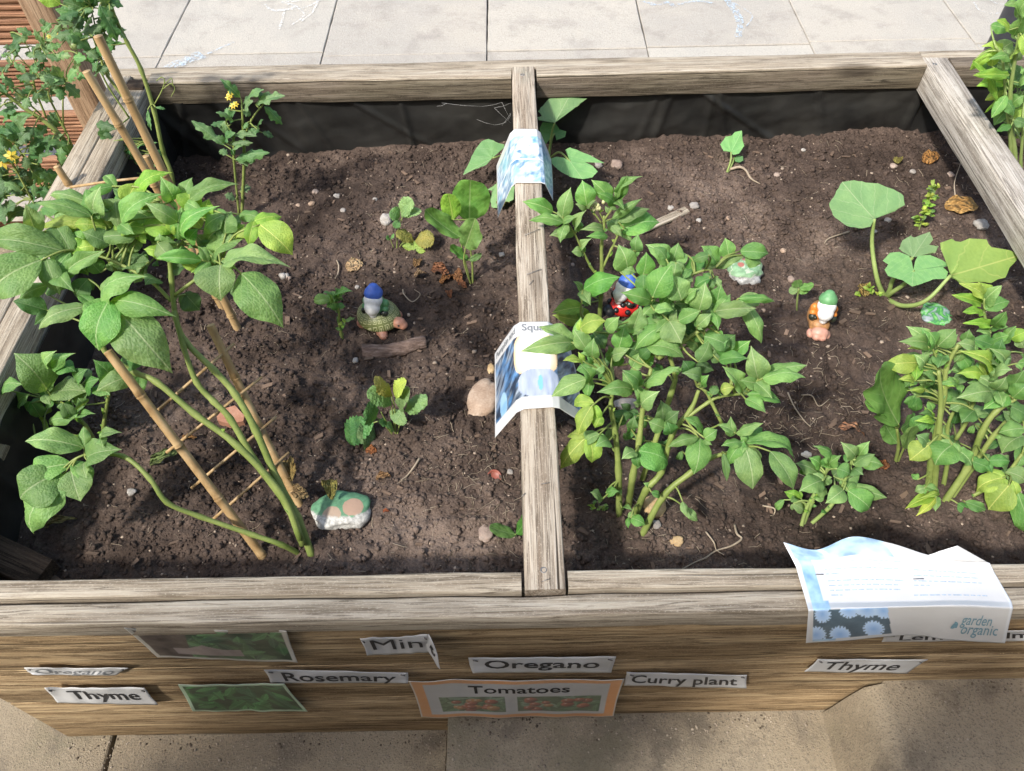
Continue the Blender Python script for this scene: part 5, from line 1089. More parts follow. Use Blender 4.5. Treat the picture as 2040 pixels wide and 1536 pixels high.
def write(sh_, txt, u0, u1, vbase, vh, mt, parent, bold=.02, lift=.0007, name='lettering', slant=0.0):
    """vbase: v of the baseline, vh: v height of one em (v grows downwards)"""
    v, f, _ = text_geo(txt, bold); U = u0 + v[:, 0] * (u1 - u0) + slant * v[:, 1]; V = vbase - v[:, 1] * vh
    p = sh_.ev(np.clip(U, .003, .997), np.clip(V, .003, .997), lift); return obj(name, p, f, mt, parent, smooth=False)
def mixc(a, b, t): return np.asarray(a) * (1 - t)[:, None] + np.asarray(b) * t[:, None]
def white(U, V, seed=0):
    n = fbm(U * 5, V * 4, 4, seed); return mixc((.50, .50, .49), (.60, .60, .60), n)
def blades(U, V, c, n, seed, cols, size, box=(0, 1, 0, 1), asp=2.0):
    rb = np.random.default_rng(seed)
    for k in range(n):
        cu, cv = rb.uniform(box[0], box[1]), rb.uniform(box[2], box[3]); an = rb.uniform(0, 6.28); L = size * rb.uniform(.6, 1.3)
        du, dv = (U - cu) * asp, (V - cv); x = du * np.cos(an) + dv * np.sin(an); y = -du * np.sin(an) + dv * np.cos(an)
        w_ = .38 * L * np.clip(1 - (x / L) ** 2, 0, 1); k_ = (np.abs(x) < L) & (np.abs(y) < w_) & (U > box[0]) & (U < box[1]) & (V > box[2]) & (V < box[3])
        a, b = cols[rb.integers(len(cols))]; sh_ = np.clip(.5 + y / (w_ + 1e-6) * .5, 0, 1); q = mixc(a, b, sh_); q = np.where((np.abs(y) < .05 * L)[:, None], q * 1.35 + .02, q); c = np.where(k_[:, None], q, c)
    return c
def rimmed(U, V, c, col=(.50, .48, .42), w=.06):
    e = np.minimum(np.minimum(U, 1 - U) * 2.2, np.minimum(V, 1 - V)); return np.where((e < w)[:, None], np.array(col) * np.ones_like(c), c)
GC = [((.02, .07, .025), (.06, .16, .06)), ((.04, .12, .04), (.10, .26, .10)), ((.015, .05, .025), (.05, .13, .07))]
def green_photo(U, V, seed=0):
    n = fbm(U * 9, V * 5, 4, seed); c = mixc((.01, .025, .015), (.03, .07, .03), n); c = blades(U, V, c, 60, seed, GC, .20); return rimmed(U, V, c)
YL = YW - .0045
def wall_sheet(z, quad, lift=.003, bow=.0045, mid=None, seed=1, crinkle=.0014):
    """quad: TL, TR, BR, BL in zoom pixels; stapled along the sleepers"""
    TL, TR, BR, BL = quad; rows = []; NC = 11; rw = random.Random(seed * 77)
    hgt_ = abs(BL[1] - TL[1]); jit = [[rw.gauss(0, 1) for _ in range(NC)] for _ in range(3)]
    for ri, (a, b) in enumerate(((TL, TR), (None, None), (BL, BR))):
        r_ = []
        for i in range(NC):
            t = i / (NC - 1)
            if a is None: x = ((TL[0] + BL[0]) * (1 - t) + (TR[0] + BR[0]) * t) / 2; y = ((TL[1] + BL[1]) * (1 - t) + (TR[1] + BR[1]) * t) / 2
            else: x = a[0] * (1 - t) + b[0] * t; y = a[1] * (1 - t) + b[1] * t + jit[ri][i] * hgt_ * .014
            if i in (0, NC - 1): x += jit[ri][i] * 5
            wob = (math.sin(seed * 3.1 + i * .9 + ri * .8) * .5 + .5) * .7 + abs(jit[ri][i]) * .3; curl = (1.8 if (i in (0, NC - 1) and a is not None) else 1)
            r_.append(aty(*zp(z, x, y), YL - lift - bow * wob * curl))
        rows.append(r_)
    return Sheet(rows, [i / (NC - 1) for i in range(NC)], [0, .5, 1], crinkle=crinkle, seed=seed)
def wall_label(z, quad, txt, label, ink='ink', u=(.08, .92), vb=.78, vh=.80, bold=.013, seed=1, slant=0.0, torn=None, staples=True):
    s_ = wall_sheet(z, quad, seed=seed)
    o = sheet_obj('paper_label', s_, lambda U, V: white(U, V, seed), M['paper'], 40, 12); tag(o, label, 'paper label', 'paper labels stapled to the planter front')
    if txt: write(s_, txt, u[0], u[1], vb, vh, M[ink], o, bold, slant=slant)
    if staples:
        for uu in (.03, .95):
            p = s_.ev([uu, uu + .03], [.12, .18], .0012); v, f = tube([Vector(p[0]), Vector(p[1])], .0012, 5); obj('staple', v, f, M['metal'], o)
    return o, s_
wall_label(10, ((105, 431), (580, 433), (520, 466), (150, 463)), 'Oregano', 'faded narrow label reading Oregano in thin outlined letters', 'ink_grey', vb=.80, vh=.95, bold=0.0, seed=2)
wall_label(10, ((192, 521), (655, 521), (716, 599), (262, 589)), 'Thyme', 'white label reading Thyme beside the lower green photo', 'ink', u=(.2, .88), vb=.68, vh=.72, seed=3)
o, s_ = wall_label(10, ((1620, 300), (1930, 282), (1945, 362), (1660, 376)), 'Min', 'torn white label reading Min with its end curled down', 'ink', u=(.14, .90), vb=.68, vh=.82, seed=4, bold=0.0)
cs = Sheet([[aty(*zp(10, 1926, 282), YL - .004), aty(*zp(10, 1936, 283), YL - .010), aty(*zp(10, 1955, 318), YL - .02)], [aty(*zp(10, 1930, 345), YL - .006), aty(*zp(10, 1958, 372), YL - .018), aty(*zp(10, 1975, 372), YL - .028)], [aty(*zp(10, 1978, 430), YL - .02), aty(*zp(10, 1982, 434), YL - .024), aty(*zp(10, 1987, 438), YL - .03)]], [0, .5, 1], [0, .5, 1])
co_ = sheet_obj('curled_end', cs, lambda U, V: white(U, V, 9), M['paper'], 12, 16, o); write(cs, 't', .3, .75, .52, .5, M['ink'], co_, .03)
wall_label(10, ((1183, 440), (1842, 453), (1838, 500), (1222, 500)), 'Rosemary', 'white label reading Rosemary above the corner of the orange tomato sheet', 'ink', u=(.12, .92), vb=.80, vh=.92, seed=5)
o, s_ = wall_label(11, ((389, 497), (1246, 491), (1218, 583), (410, 583)), 'Oregano', 'white label reading Oregano in bold black above the tomato sheet', 'ink', u=(.10, .90), vb=.66, vh=.74, bold=.016, seed=6)
wall_label(11, ((1310, 580), (2010, 598), (2000, 673), (1290, 655)), 'Curry plant', 'wavy white label reading Curry plant', 'ink', u=(.05, .92), vb=.74, vh=.80, seed=7, bold=.015)
wall_label(12, ((705, 846), (1392, 848), (1256, 935), (628, 922)), 'Thyme', 'slanted white label reading Thyme below the draped blue sheet', 'ink', u=(.12, .84), vb=.76, vh=.82, seed=8, bold=.012)
wall_label(12, ((1128, 692), (2080, 664), (2080, 732), (1104, 738)), 'Lemon balm', 'white label mostly hidden behind the draped blue flower sheet', 'ink', u=(.10, .94), vb=.70, vh=.80, seed=9)
def photo_label(z, quad, colf, label, seed):
    s_ = wall_sheet(z, quad, bow=.006, seed=seed); o = sheet_obj('laminated_photo', s_, colf, M['print'], 150, 60); tag(o, label, 'laminated photo', 'laminated photos on the planter front'); return o
def ph1(U, V):
    n = fbm(U * 14, V * 5, 4, 8); c = green_photo(U, V, 3); k = (U < .36 - .1 * V) & (U > .02); c = np.where(k[:, None], mixc((.03, .018, .016), (.11, .085, .075), n * n * 1.6), c)
    t = (V - .52 > np.abs(U - .40) * 1.1) & (V < .80) & (U > .26) & (U < .62); c = np.where(t[:, None], mixc((.24, .19, .18), (.34, .29, .27), n), c)
    b = (V > .66) & (V < .86) & (U > .18) & (U < .64); c = np.where(b[:, None], mixc((.20, .16, .15), (.36, .30, .28), n), c); return rimmed(U, V, c)
photo_label(10, ((568, 253), (1282, 261), (1346, 407), (712, 384)), ph1, 'dark green laminated photo with a pale trowel shape near the top planks', 11)
photo_label(10, ((808, 508), (1282, 504), (1394, 630), (868, 626)), lambda U, V: green_photo(U, V, 17) * np.array([.9, 1.25, 1.0]), 'bright green laminated photo low on the planter front', 12)
def tom(U, V):
    c = white(U, V, 5) * .94; e = np.minimum(np.minimum(U * 1.75, (1 - U) * 1.75), np.minimum(V, 1 - V))
    n = fbm(U * 9, V * 5, 3, 4); fade = np.clip((V - .75) * 3, 0, 1) * .3
    c = np.where((e < .10)[:, None], mixc((.72, .30, .10), (.74, .40, .20), n), c); c = np.where((e < .015)[:, None], np.array([.6, .55, .48]) * np.ones_like(c), c)
    for (u0, u1, sd) in ((.12, .44, 1), (.50, .91, 2)):
        k = (U > u0) & (U < u1) & (V > .44) & (V < .84); q = mixc((.05, .09, .04), (.14, .20, .09), fbm(U * 22, V * 12, 3, sd)); q = blades(U, V, q, 34, sd + 50, [((.06, .12, .05), (.16, .27, .13)), ((.12, .20, .12), (.26, .36, .24))], .10, (u0, u1, .44, .84), 1.8)
        rb = np.random.default_rng(sd + 9)
        for t_ in range(15 if sd == 1 else 16):
            cu = rb.uniform(u0 + .05, u1 - .06); cv = rb.uniform(.52, .80); r_ = rb.uniform(.022, .036); x = (U - cu) / r_; y = (V - cv) / (r_ * 1.75); d = x * x + y * y
            lit = np.clip(.75 - .35 * x - .45 * y, .2, 1.3); tc = np.array([.46, .13, .06]) if rb.random() < .7 else np.array([.52, .26, .09]); q = np.where((d < 1)[:, None], tc[None] * lit[:, None], q); hl = ((x + .35) ** 2 + (y + .4) ** 2) < .05; q = np.where(hl[:, None], np.array([.6, .45, .38]) * np.ones_like(q), q)
        c = np.where(k[:, None], q * .8 + .06, c)
    return c
s_ = wall_sheet(11, ((38, 630), (1290, 616), (1236, 839), (120, 842)), bow=.006, seed=15); o = sheet_obj('laminated_sheet', s_, tom, M['print'], 200, 90)
tag(o, 'orange-bordered laminated sheet headed Tomatoes with two tomato photos', 'laminated sheet'); write(s_, 'Tomatoes', .27, .755, .34, .27, M['ink'], o, .012)

# draped sheets on the middle cross beam
def drape(z, rows, name, label, colf, texts, nu=130, nv=90):
    ctrl = []
    for (L, LB, RB, Rr) in rows:
        lb = atz(*zp(z, *LB), TOP + .0055); rb = atz(*zp(z, *RB), TOP + .0055); l = aty(*zp(z, *L), lb.y + .004); r_ = aty(*zp(z, *Rr), rb.y + .004)
        ctrl.append([l, l.lerp(lb, .85) + Vector((-.001, 0, .004)), lb + Vector((.004, 0, .001)), rb + Vector((-.004, 0, .001)), r_.lerp(rb, .85) + Vector((.001, 0, .004)), r_])
    s_ = Sheet(ctrl, [0, .33, .39, .61, .67, 1], [i / (len(rows) - 1) for i in range(len(rows))], su=False, crinkle=.0012, seed=len(label)); o = sheet_obj(name, s_, colf, M['print'], nu, nv); tag(o, label, 'laminated sheet')
    for t in texts: write(s_, *t[:-1], o, t[-1])
    return o
def sq(U, V):
    n = fbm(U * 12 + V * 4, V * 10, 4, 3); st_ = fbm(U * 30 + V * 22, V * 6 - U * 4, 3, 6); c = mixc((.025, .04, .07), (.34, .40, .47), np.clip(st_ * 2.2 - .85, 0, 1)); c = mixc(c, (.10, .30, .62), np.clip(n * 2.6 - 1.35, 0, 1) * .8)
    d = np.abs((U - .50) / .185) ** 2.6 + np.abs((V - .36) / .26) ** 2.6; pk = mixc((.80, .50, .20), (.84, .80, .68), np.clip(1.15 - d * 1.1 + .2 * n, 0, 1)); c = np.where((d < 1)[:, None], pk, c)
    d2 = np.abs((U - .52) / .17) ** 2.4 + np.abs((V - .70) / .17) ** 2.4; c = np.where((d2 < 1)[:, None], mixc((.25, .30, .42), (.50, .54, .64), fbm(U * 40, V * 7, 3, 9)), c); d3 = ((U - .53) / .02) ** 2 + ((V - .70) / .09) ** 2; c = np.where((d3 < 1)[:, None], np.array([.20, .45, .75]) * np.ones_like(c), c)
    d4 = ((U - .14 - (V - .7) * .05) / .055) ** 2 + ((V - .74) / .15) ** 2; c = np.where((d4 < 1)[:, None], mixc((.13, .32, .55), (.40, .58, .72), n), c)
    wb = (V < .15) | (V > .86) | (U < .018) | (U > .982); return np.where(wb[:, None], white(U, V, 2) * 1.05, c)
drape(15, [((410, 600), (632, 297), (938, 297), (1140, 560)), ((412, 1000), (650, 720), (962, 710), (1210, 880)), ((416, 1402), (664, 1132), (986, 1112), (1250, 1260))], 'draped_sheet', 'laminated squash sheet with a pale pumpkin photo draped over the middle beam', sq,
      [('Pumpkin and', .04, .345, .105, .095, M['ink_grey'], .02), ('Squash', .40, .66, .105, .11, M['ink_grey'], .02)])
def bl(U, V):
    n = fbm(U * 10, V * 8, 4, 23); st_ = fbm(U * 26 + V * 14, V * 9 - U * 12, 3, 26); c = mixc((.10, .22, .36), (.66, .74, .80), np.clip(st_ * 2 - .5, 0, 1)); c = mixc(c, (.25, .52, .62), np.clip(n * 2.6 - 1.3, 0, 1))
    for (cu, cv, r_) in ((.50, .24, .07), (.51, .40, .07), (.44, .34, .05), (.40, .5, .05), (.58, .33, .05)):
        d = ((U - cu) / r_) ** 2 + ((V - cv) / (r_ * 1.3)) ** 2; c = mixc(c, (.72, .76, .80), np.clip(1.5 - d * 1.5, 0, 1))
    ln = np.abs(V - .57) < .012; c = np.where(ln[:, None], np.array([.8, .82, .84]) * np.ones_like(c), c)
    wb = (V < .14) | (U < .02) | (U > .98) | (V > .985); return np.where(wb[:, None], white(U, V, 4) * 1.05, c)
drape(6, [((492, 950), (640, 622), (868, 622), (985, 890)), ((500, 1170), (648, 860), (893, 860), (1000, 1080)), ((505, 1420), (656, 1105), (915, 1108), (1002, 1265))], 'draped_sheet', 'bleached blue laminated picture sheet draped over the far end of the middle beam', bl, [])

# sheet draped over the front planks
K = 12
r0 = [((497, 125), .668), ((690, 172), .662), ((930, 93), .700), ((1150, 128), .690), ((1400, 205), .668), ((1770, 252), .664)]
r1 = [((575, 275), .658), ((745, 268), .660), ((1010, 255), .664), ((1260, 268), .662), ((1510, 285), .659), ((1795, 305), .658)]
r2 = [((640, 500), .6555), ((805, 500), .656), ((1050, 495), .657), ((1260, 492), .6565), ((1590, 485), .656), ((1905, 495), .6555)]
r3 = [((652, 545), .408), ((815, 535), .408), ((1050, 528), .406), ((1260, 522), .406), ((1590, 515), .406), ((1912, 530), .407)]
r4 = [((636, 746), .402), ((855, 732), .396), ((1090, 706), .400), ((1300, 692), .402), ((1500, 722), .396), ((1864, 746), .392)]
ctrl = [[atz(*zp(K, *p), z) for p, z in r] for r in (r0, r1, r2)] + [[aty(*zp(K, *p), y) for p, y in r] for r in (r3, r4)]
gsx = Sheet(ctrl, [0, .17, .36, .53, .74, 1], [0, .30, .62, .68, 1], sv=False, crinkle=.0016, seed=31)
def go(U, V):
    c = white(U, V, 6) * 1.05; n = fbm(U * 14, V * 10, 4, 12)
    lt = (U > .03) & (U < .115 + .03 * (V > .6)) & (V > .1); c = np.where(lt[:, None], mixc((.16, .30, .48), (.45, .66, .82), np.clip(n * 1.8 - .4, 0, 1)), c)
    tp = (V < .20) & (U > .02) & (U < .50); c = np.where(tp[:, None], mixc((.22, .34, .48), (.50, .68, .82), np.clip(n * 2 - .5, 0, 1)), c)
    ph = (U > .03) & (U < .435 - .05 * (V - .68)) & (V > .68) & (V < .965); q = mixc((.025, .06, .10), (.10, .17, .22), n)
    for (cu, cv) in ((.05, .92), (.17, .93), (.34, .90), (.33, .70), (.24, .69), (.09, .72), (.41, .72)):
        a = np.arctan2((V - cv) * 1.0, (U - cu) * 1.6); d = np.hypot((U - cu) * 1.6, (V - cv) * 1.0); q = np.where((d < .065 * (1 + .35 * np.abs(np.sin(a * 9))))[:, None], mixc((.25, .47, .82), (.50, .68, .92), np.clip(d * 14, 0, 1)), q)
    c = np.where(ph[:, None], q, c)
    ed = (U < .012) | (U > .985) | (V > .985); c = np.where(ed[:, None], np.array([.62, .64, .66]) * np.ones_like(c), c); return c
o = sheet_obj('draped_sheet', gsx, go, M['print'], 170, 110); tag(o, 'laminated garden leaflet with blue flower photo draped over the front planks', 'laminated sheet')
write(gsx, 'garden', .775, .915, .845, .135, M['ink_teal'], o, .004); write(gsx, 'organic', .79, .955, .93, .135, M['ink_teal'], o, .004)
for (cu, cv, ang, l_) in ((.735, .865, -.6, .05), (.765, .86, -2.3, .05)):                                   # two-leaf emblem
    vs = []; nn = 10
    for i in range(nn + 1):
        t = i / nn; w_ = .30 * math.sin(math.pi * t)
        for sgn in (-1, 1): x = t * l_ * 1.0; y = sgn * w_ * l_; vs.append((cu + (x * math.cos(ang) - y * math.sin(ang)) * .62 - .0, cv + (x * math.sin(ang) + y * math.cos(ang)) * 1.6 + .02))
    U = np.array([a for a, b in vs]); V = np.array([b for a, b in vs]); obj('emblem_leaf', gsx.ev(U, V, .0007), [(2 * i, 2 * i + 1, 2 * i + 3, 2 * i + 2) for i in range(nn)], M['ink_teal'], o)
rr = random.Random(5)
for blk, (u0, u1, lines) in enumerate(((.17, .50, (.25, .29, .33, .37, .43, .47, .51, .55)), (.56, .90, (.33, .38, .43, .47, .56)))):   # faded, illegible lines of small print
    for q, vv_ in enumerate(lines):
        u = u0; mbq = []
        ue = u1 if q % 4 != 3 else u0 + .08
        while u < ue - .02:
            w_ = rr.uniform(.012, .04); p = gsx.ev([u, u + w_, u + w_, u], [vv_, vv_, vv_ + .011, vv_ + .011], .0006); mbq.append(p); u += w_ + .008
        vs = np.concatenate(mbq); obj('small_print', vs, [(4 * i + 3, 4 * i + 2, 4 * i + 1, 4 * i) for i in range(len(mbq))], M['ink_blue'], o)
for (x_, y_, x2, y2) in ((695, 325, 745, 324), (1300, 352, 1365, 350)):
    v, f = tube([atz(*zp(K, x_, y_), .664), atz(*zp(K, x2, y2), .664)], .0006, 5); obj('staple', v, f, M['metal'], o)
fc = Sheet([[atz(*zp(K, 1380, 208), .666), atz(*zp(K, 1480, 176), .680), atz(*zp(K, 1572, 146), .690)], [atz(*zp(K, 1480, 236), .662), atz(*zp(K, 1620, 245), .663), atz(*zp(K, 1765, 252), .662)]], [0, .5, 1], [0, 1])
sheet_obj('folded_corner', fc, lambda U, V: white(U, V, 8), M['print'], 14, 8, o)

# ------------------------------------------------------------------ gnomes and stones
def ico_n(sub):
    bm = bmesh.new(); bmesh.ops.create_icosphere(bm, subdivisions=sub, radius=1); v = [q.co.copy() for q in bm.verts]; f = [tuple(q.index for q in p.verts) for p in bm.faces]; bm.free(); return v, f
I3 = ico_n(3); I4 = ico_n(4)
def ell(mb, T, c, r, rot=0.0, tilt=0.0, cut=None, taper=0.0, base=I3):
    mt = T @ Matrix.Translation(c) @ Matrix.Rotation(rot, 4, 'Z') @ Matrix.Rotation(tilt, 4, 'X')
    vs = []
    for v in base[0]:
        q = Vector((v.x * r[0], v.y * r[1], v.z * r[2])); s_ = 1 - taper * v.z; q.x *= s_; q.y *= s_
        if cut is not None and q.z < cut: q.z = cut
        vs.append(mt @ q)
    mb.add(vs, base[1])
def part(name, T, ells, mt, parent, remesh=None):
    mb = MB()
    for e in ells: ell(mb, T, *e[:2], **(e[2] if len(e) > 2 else {}))
    o = mb.build(name, mt, parent)
    if remesh:
        md = o.modifiers.new('fuse', 'REMESH'); md.mode = 'VOXEL'; md.voxel_size = remesh; md.use_smooth_shade = True
        sm = o.modifiers.new('soften', 'SMOOTH'); sm.factor = .5; sm.iterations = 3
    return o
gl = lambda n, c, r=.45, v=.18: plain(n, c, r, 90, v, .35, .0015)
M['g_skin'] = gl('terracotta_glaze', (.42, .20, .13)); M['g_white'] = gl('white_glaze', (.78, .77, .75)); M['g_blue'] = gl('blue_glaze', (.06, .14, .52)); M['g_green'] = gl('green_glaze', (.12, .30, .12)); M['g_dark'] = gl('dark_green_glaze', (.025, .03, .02), .3); M['g_black'] = gl('black_glaze', (.015, .015, .018), .3)
M['g_orange'] = gl('orange_glaze', (.60, .20, .035)); M['g_brown'] = gl('tan_glaze', (.36, .18, .07), .5, .35); M['g_pink'] = gl('pink_clay', (.52, .27, .20)); M['g_red'] = gl('red_glaze', (.55, .025, .02), .25)
# ringed square-spiral shell pattern
g = G('patterned_shell_glaze'); o3 = g.objc(); sp = g.n('SeparateXYZ', {0: o3}); ang = g.math('ARCTAN2', sp.outputs[1], sp.outputs[0]); rad_ = g.math('POWER', g.math('ADD', g.math('POWER', sp.outputs[0], 2.0), g.math('POWER', g.math('MULTIPLY', sp.outputs[1], 1.15), 2.0)), .5)
bandv = g.math('MULTIPLY', rad_, 105.0); fb = g.math('FRACT', bandv); fa = g.math('FRACT', g.math('MULTIPLY', ang, 3.34))
inner = g.math('MAXIMUM', g.math('ABSOLUTE', g.math('SUBTRACT', fb, .5)), g.math('ABSOLUTE', g.math('SUBTRACT', fa, .5)))
sqr = g.math('SINE', g.math('MULTIPLY', inner, 26.0)); lm = g.step(sqr, .0, .45)
g.p(Base_Color=g.mix(lm, (.13, .15, .045), (.47, .47, .25)), Roughness=.4, Normal=g.bump(lm, .6, .0015)); M['g_shell'] = g.m
def gnome_rider(T, root, hat, coat, face, sc=1.0, hgt=.05, sleeve='g_orange'):
    """seated gnome; face = angle of the beard direction"""
    f_ = Vector((math.cos(face), math.sin(face), 0)) * sc; s_ = Vector((-f_.y, f_.x, 0)); Z = Vector((0, 0, sc)); b = Vector((0, 0, hgt))
    part('coat', T, [(b + Z * .016, (.021 * sc, .019 * sc, .024 * sc)), (b + Z * .006 , (.023 * sc, .022 * sc, .014 * sc))], M[coat], root, .0022)
    part('beard', T, [(b + Z * .036 + f_ * .010, (.0205 * sc, .0205 * sc, .018 * sc)), (b + Z * .024 + f_ * .0215, (.017 * sc, .017 * sc, .019 * sc)), (b + Z * .009 + f_ * .025, (.009 * sc, .009 * sc, .014 * sc)), (b + Z * .030 + f_ * .012 + s_ * .008, (.008 * sc,) * 3), (b + Z * .030 + f_ * .012 - s_ * .008, (.008 * sc,) * 3)], M['g_white'], root, .0018)
    part('hat', T, [(b + Z * .047 + f_ * .002, (.0205 * sc, .0205 * sc, .020 * sc), dict(cut=-.003 * sc, taper=.08)), (b + Z * .060 - f_ * .002, (.012 * sc, .012 * sc, .010 * sc))], M[hat], root, .0018)
    part('nose', T, [(b + Z * .038 + f_ * .026, (.0045 * sc,) * 3)], M['g_white'], root)
    for sg in (1, -1):
        part('sleeve', T, [(b + Z * .018 + s_ * .021 * sg, (.009 * sc, .009 * sc, .011 * sc)), (b + Z * .010 + s_ * .022 * sg + f_ * .008, (.008 * sc, .008 * sc, .008 * sc))], M[sleeve], root)
        part('glove', T, [(b + Z * .003 + s_ * .022 * sg + f_ * .014, (.0085 * sc, .0085 * sc, .009 * sc)), (b + Z * .006 + s_ * .017 * sg + f_ * .019, (.004 * sc,) * 3)], M['g_dark'], root)
def gnome_root(name, px, py, rz, label):
    p = onsoil(px, py, -.004); r_ = empty(name, p); r_.rotation_euler = (0, 0, rz); tag(r_, label, 'gnome'); return r_, Matrix.Translation(p) @ Matrix.Rotation(rz, 4, 'Z')
r1_, T = gnome_root('gnome_figurine', 757, 640, -.5, 'blue-hatted gnome figurine riding a tortoise with a patterned olive shell')
part('tortoise_body', T, [((.0, 0, .016), (.038, .031, .014)), ((.040, 0, .020), (.016, .012, .011)), ((.054, 0, .026), (.0155, .0135, .0125)), ((.065, 0, .0225), (.009, .011, .008)), ((.026, -.030, .009), (.014, .011, .012)), ((.034, -.036, .007), (.010, .009, .008)), ((.026, .030, .009), (.014, .011, .012)), ((-.028, -.028, .009), (.013, .010, .012)), ((-.028, .028, .009), (.013, .010, .012)), ((-.046, 0, .014), (.009, .005, .005))], M['g_skin'], r1_, .0018)
mbx = MB(); ell(mbx, T, (0, 0, .020), (.050, .044, .036), cut=-.003, base=I4); sh_o = mbx.build('shell', M['g_shell'], r1_)
for sg in (-1, 1): part('eye', T, [((.060, .0105 * sg, .0295), (.0024,) * 3)], M['g_black'], r1_)
gnome_rider(T, r1_, 'g_blue', 'g_green', math.radians(-75), 1.0, .046, 'g_green')
# the children carry world placement already: move it into the rotated root
r2_, T = gnome_root('gnome_figurine', 1627, 648, -1.75, 'green-hatted gnome figurine in orange riding a tan snail-like animal')
part('animal_body', T, [((-.012, 0, .020), (.034, .024, .022)), ((.012, 0, .020), (.022, .022, .020)), ((-.02, 0, .034), (.022, .020, .018))], M['g_brown'], r2_, .0018)
part('animal_head', T, [((.034, 0, .017), (.015, .019, .014)), ((.043, .006, .013), (.009, .0095, .0085)), ((.043, -.006, .013), (.009, .0095, .0085)), ((.030, .017, .009), (.012, .008, .009)), ((.030, -.017, .009), (.012, .008, .009))], M['g_pink'], r2_, .0016)
gnome_rider(T, r2_, 'g_green', 'g_orange', 0.0, .95, .040)
r3_, T = gnome_root('gnome_figurine', 1243, 622, -2.75, 'blue-hatted gnome figurine riding a red spotted ladybird among potato leaves')
part('ladybird_body', T, [((-.004, 0, .022), (.042, .033, .026)), ((-.01, 0, .026), (.030, .028, .024))], M['g_red'], r3_, .0018)
part('ladybird_head', T, [((.040, 0, .017), (.015, .017, .015))], M['g_black'], r3_)
for (an, el_) in ((.5, .3), (1.2, .25), (2.0, .3), (2.7, .5), (-.5, .3), (-1.2, .25), (1.6, .75), (.8, .8), (-2.0, .3), (2.4, .95)):
    part('spot', T, [((-.004 + .042 * math.cos(an) * math.cos(el_), .033 * math.sin(an) * math.cos(el_), .022 + .026 * math.sin(el_)), (.0062, .0062, .0062))], M['g_black'], r3_)
gnome_rider(T, r3_, 'g_blue', 'g_red', math.radians(20), 1.0, .044, 'g_red')

def stone(name, px, py, wpx, hpx, mt, label, cat='stone', flat=.5, rot=0.0, seed=0, group=None, sink=.45, rz=None):
    p = onsoil(px, py); s_ = depth(p) / FPX; rx = wpx * s_ / 2; ry = hpx * s_ / 2 / .80; rz_ = rz or min(rx, ry) * flat
    vs = []
    for v in I4[0]:
        n = 1 + .24 * (float(fbm(np.array(v.x * 1.6 + seed), np.array(v.y * 1.6 + v.z * 1.1 + seed * 2), 3, seed % 5)) - .5) * 2
        sg = lambda t: math.copysign(abs(t) ** .86, t)
        q = Vector((sg(v.x) * rx * n, sg(v.y) * ry * n, sg(v.z) * rz_ * n)); q.rotate(Matrix.Rotation(rot, 3, 'Z')); vs.append(p + q + Vector((0, 0, rz_ * (1 - sink) * .8)))
    o = obj(name, vs, I4[1], mt, origin=Vector((p.x, p.y, p.z))); tag(o, label, cat, group); return o
M['st_tan'] = stone_mat('tan_sandstone', ((.22, .15, .10), (.36, .26, .19), (.50, .40, .31)), 28); M['st_grey'] = stone_mat('grey_stone', ((.18, .16, .145), (.27, .245, .22), (.40, .37, .34)), 30); M['st_pink'] = stone_mat('pinkish_stone', ((.20, .145, .115), (.29, .22, .18), (.38, .31, .26)), 40); M['st_white'] = stone_mat('white_quartz', ((.30, .27, .235), (.44, .41, .37), (.56, .53, .49)), 120, 1.0); M['st_ochre'] = stone_mat('ochre_stone', ((.30, .19, .08), (.42, .29, .15), (.52, .40, .24)), 30); M['terra'] = stone_mat('terracotta', ((.24, .11, .07), (.33, .16, .10), (.42, .24, .17)), 40)
def painted(name, spots, base, stonec, paintc, zlim, swirl=None):
    g = G(name); o = g.objc(); sp = g.n('SeparateXYZ', {0: o}); n = g.noise(o, 70, 5, .7); col = g.mix(g.step(n, .35, .65), tuple(c * .75 for c in paintc), tuple(min(1, c * 1.15) for c in paintc))
    if swirl: col = g.mix(g.step(g.noise(o, 45, 3, .5, 2.0), .54, .60), col, swirl)
    for (x, y, r_, c) in spots:
        d = g.n('VectorMath', {0: g.n('CombineXYZ', {0: sp.outputs[0], 1: sp.outputs[1]}).outputs[0], 1: (x, y, 0)}, operation='DISTANCE').outputs['Value']
        d = g.math('ADD', d, g.math('MULTIPLY', g.math('SUBTRACT', n, .5), r_ * .5)); col = g.mix(g.math('SUBTRACT', 1.0, g.step(d, r_ * .9, r_ * 1.0)), col, c)
    rim = g.step(g.math('ADD', g.math('ADD', sp.outputs[2], g.math('MULTIPLY', sp.outputs[1], .45)), g.math('MULTIPLY', g.math('SUBTRACT', n, .5), .012)), zlim, zlim + .004); col = g.mix(rim, g.mix(g.step(g.noise(o, 160, 4, .7), .4, .6), tuple(c * .6 for c in stonec), stonec), col)
    g.p(Base_Color=col, Roughness=.6, Normal=g.bump(g.noise(o, 200, 4, .7), .5, .0015)); return g.m
M['paint1'] = painted('green_tan_paint', [(.025, .0, .019, (.36, .24, .17)), (-.012, -.016, .018, (.34, .25, .18))], 0, (.52, .51, .47), (.10, .24, .13), .011)
M['paint2'] = painted('green_red_paint', [(-.015, .004, .008, (.36, .13, .10)), (.006, .002, .008, (.36, .13, .10)), (.010, .018, .006, (.36, .13, .10)), (-.004, .022, .005, (.36, .13, .10))], 0, (.46, .46, .45), (.20, .34, .19), .008, (.42, .47, .36))
stone('painted_stone', 680, 1022, 112, 66, M['paint1'], 'smooth stone painted green with tan patches at the foot of the potato stems', 'painted stone', .42, .12, 3)
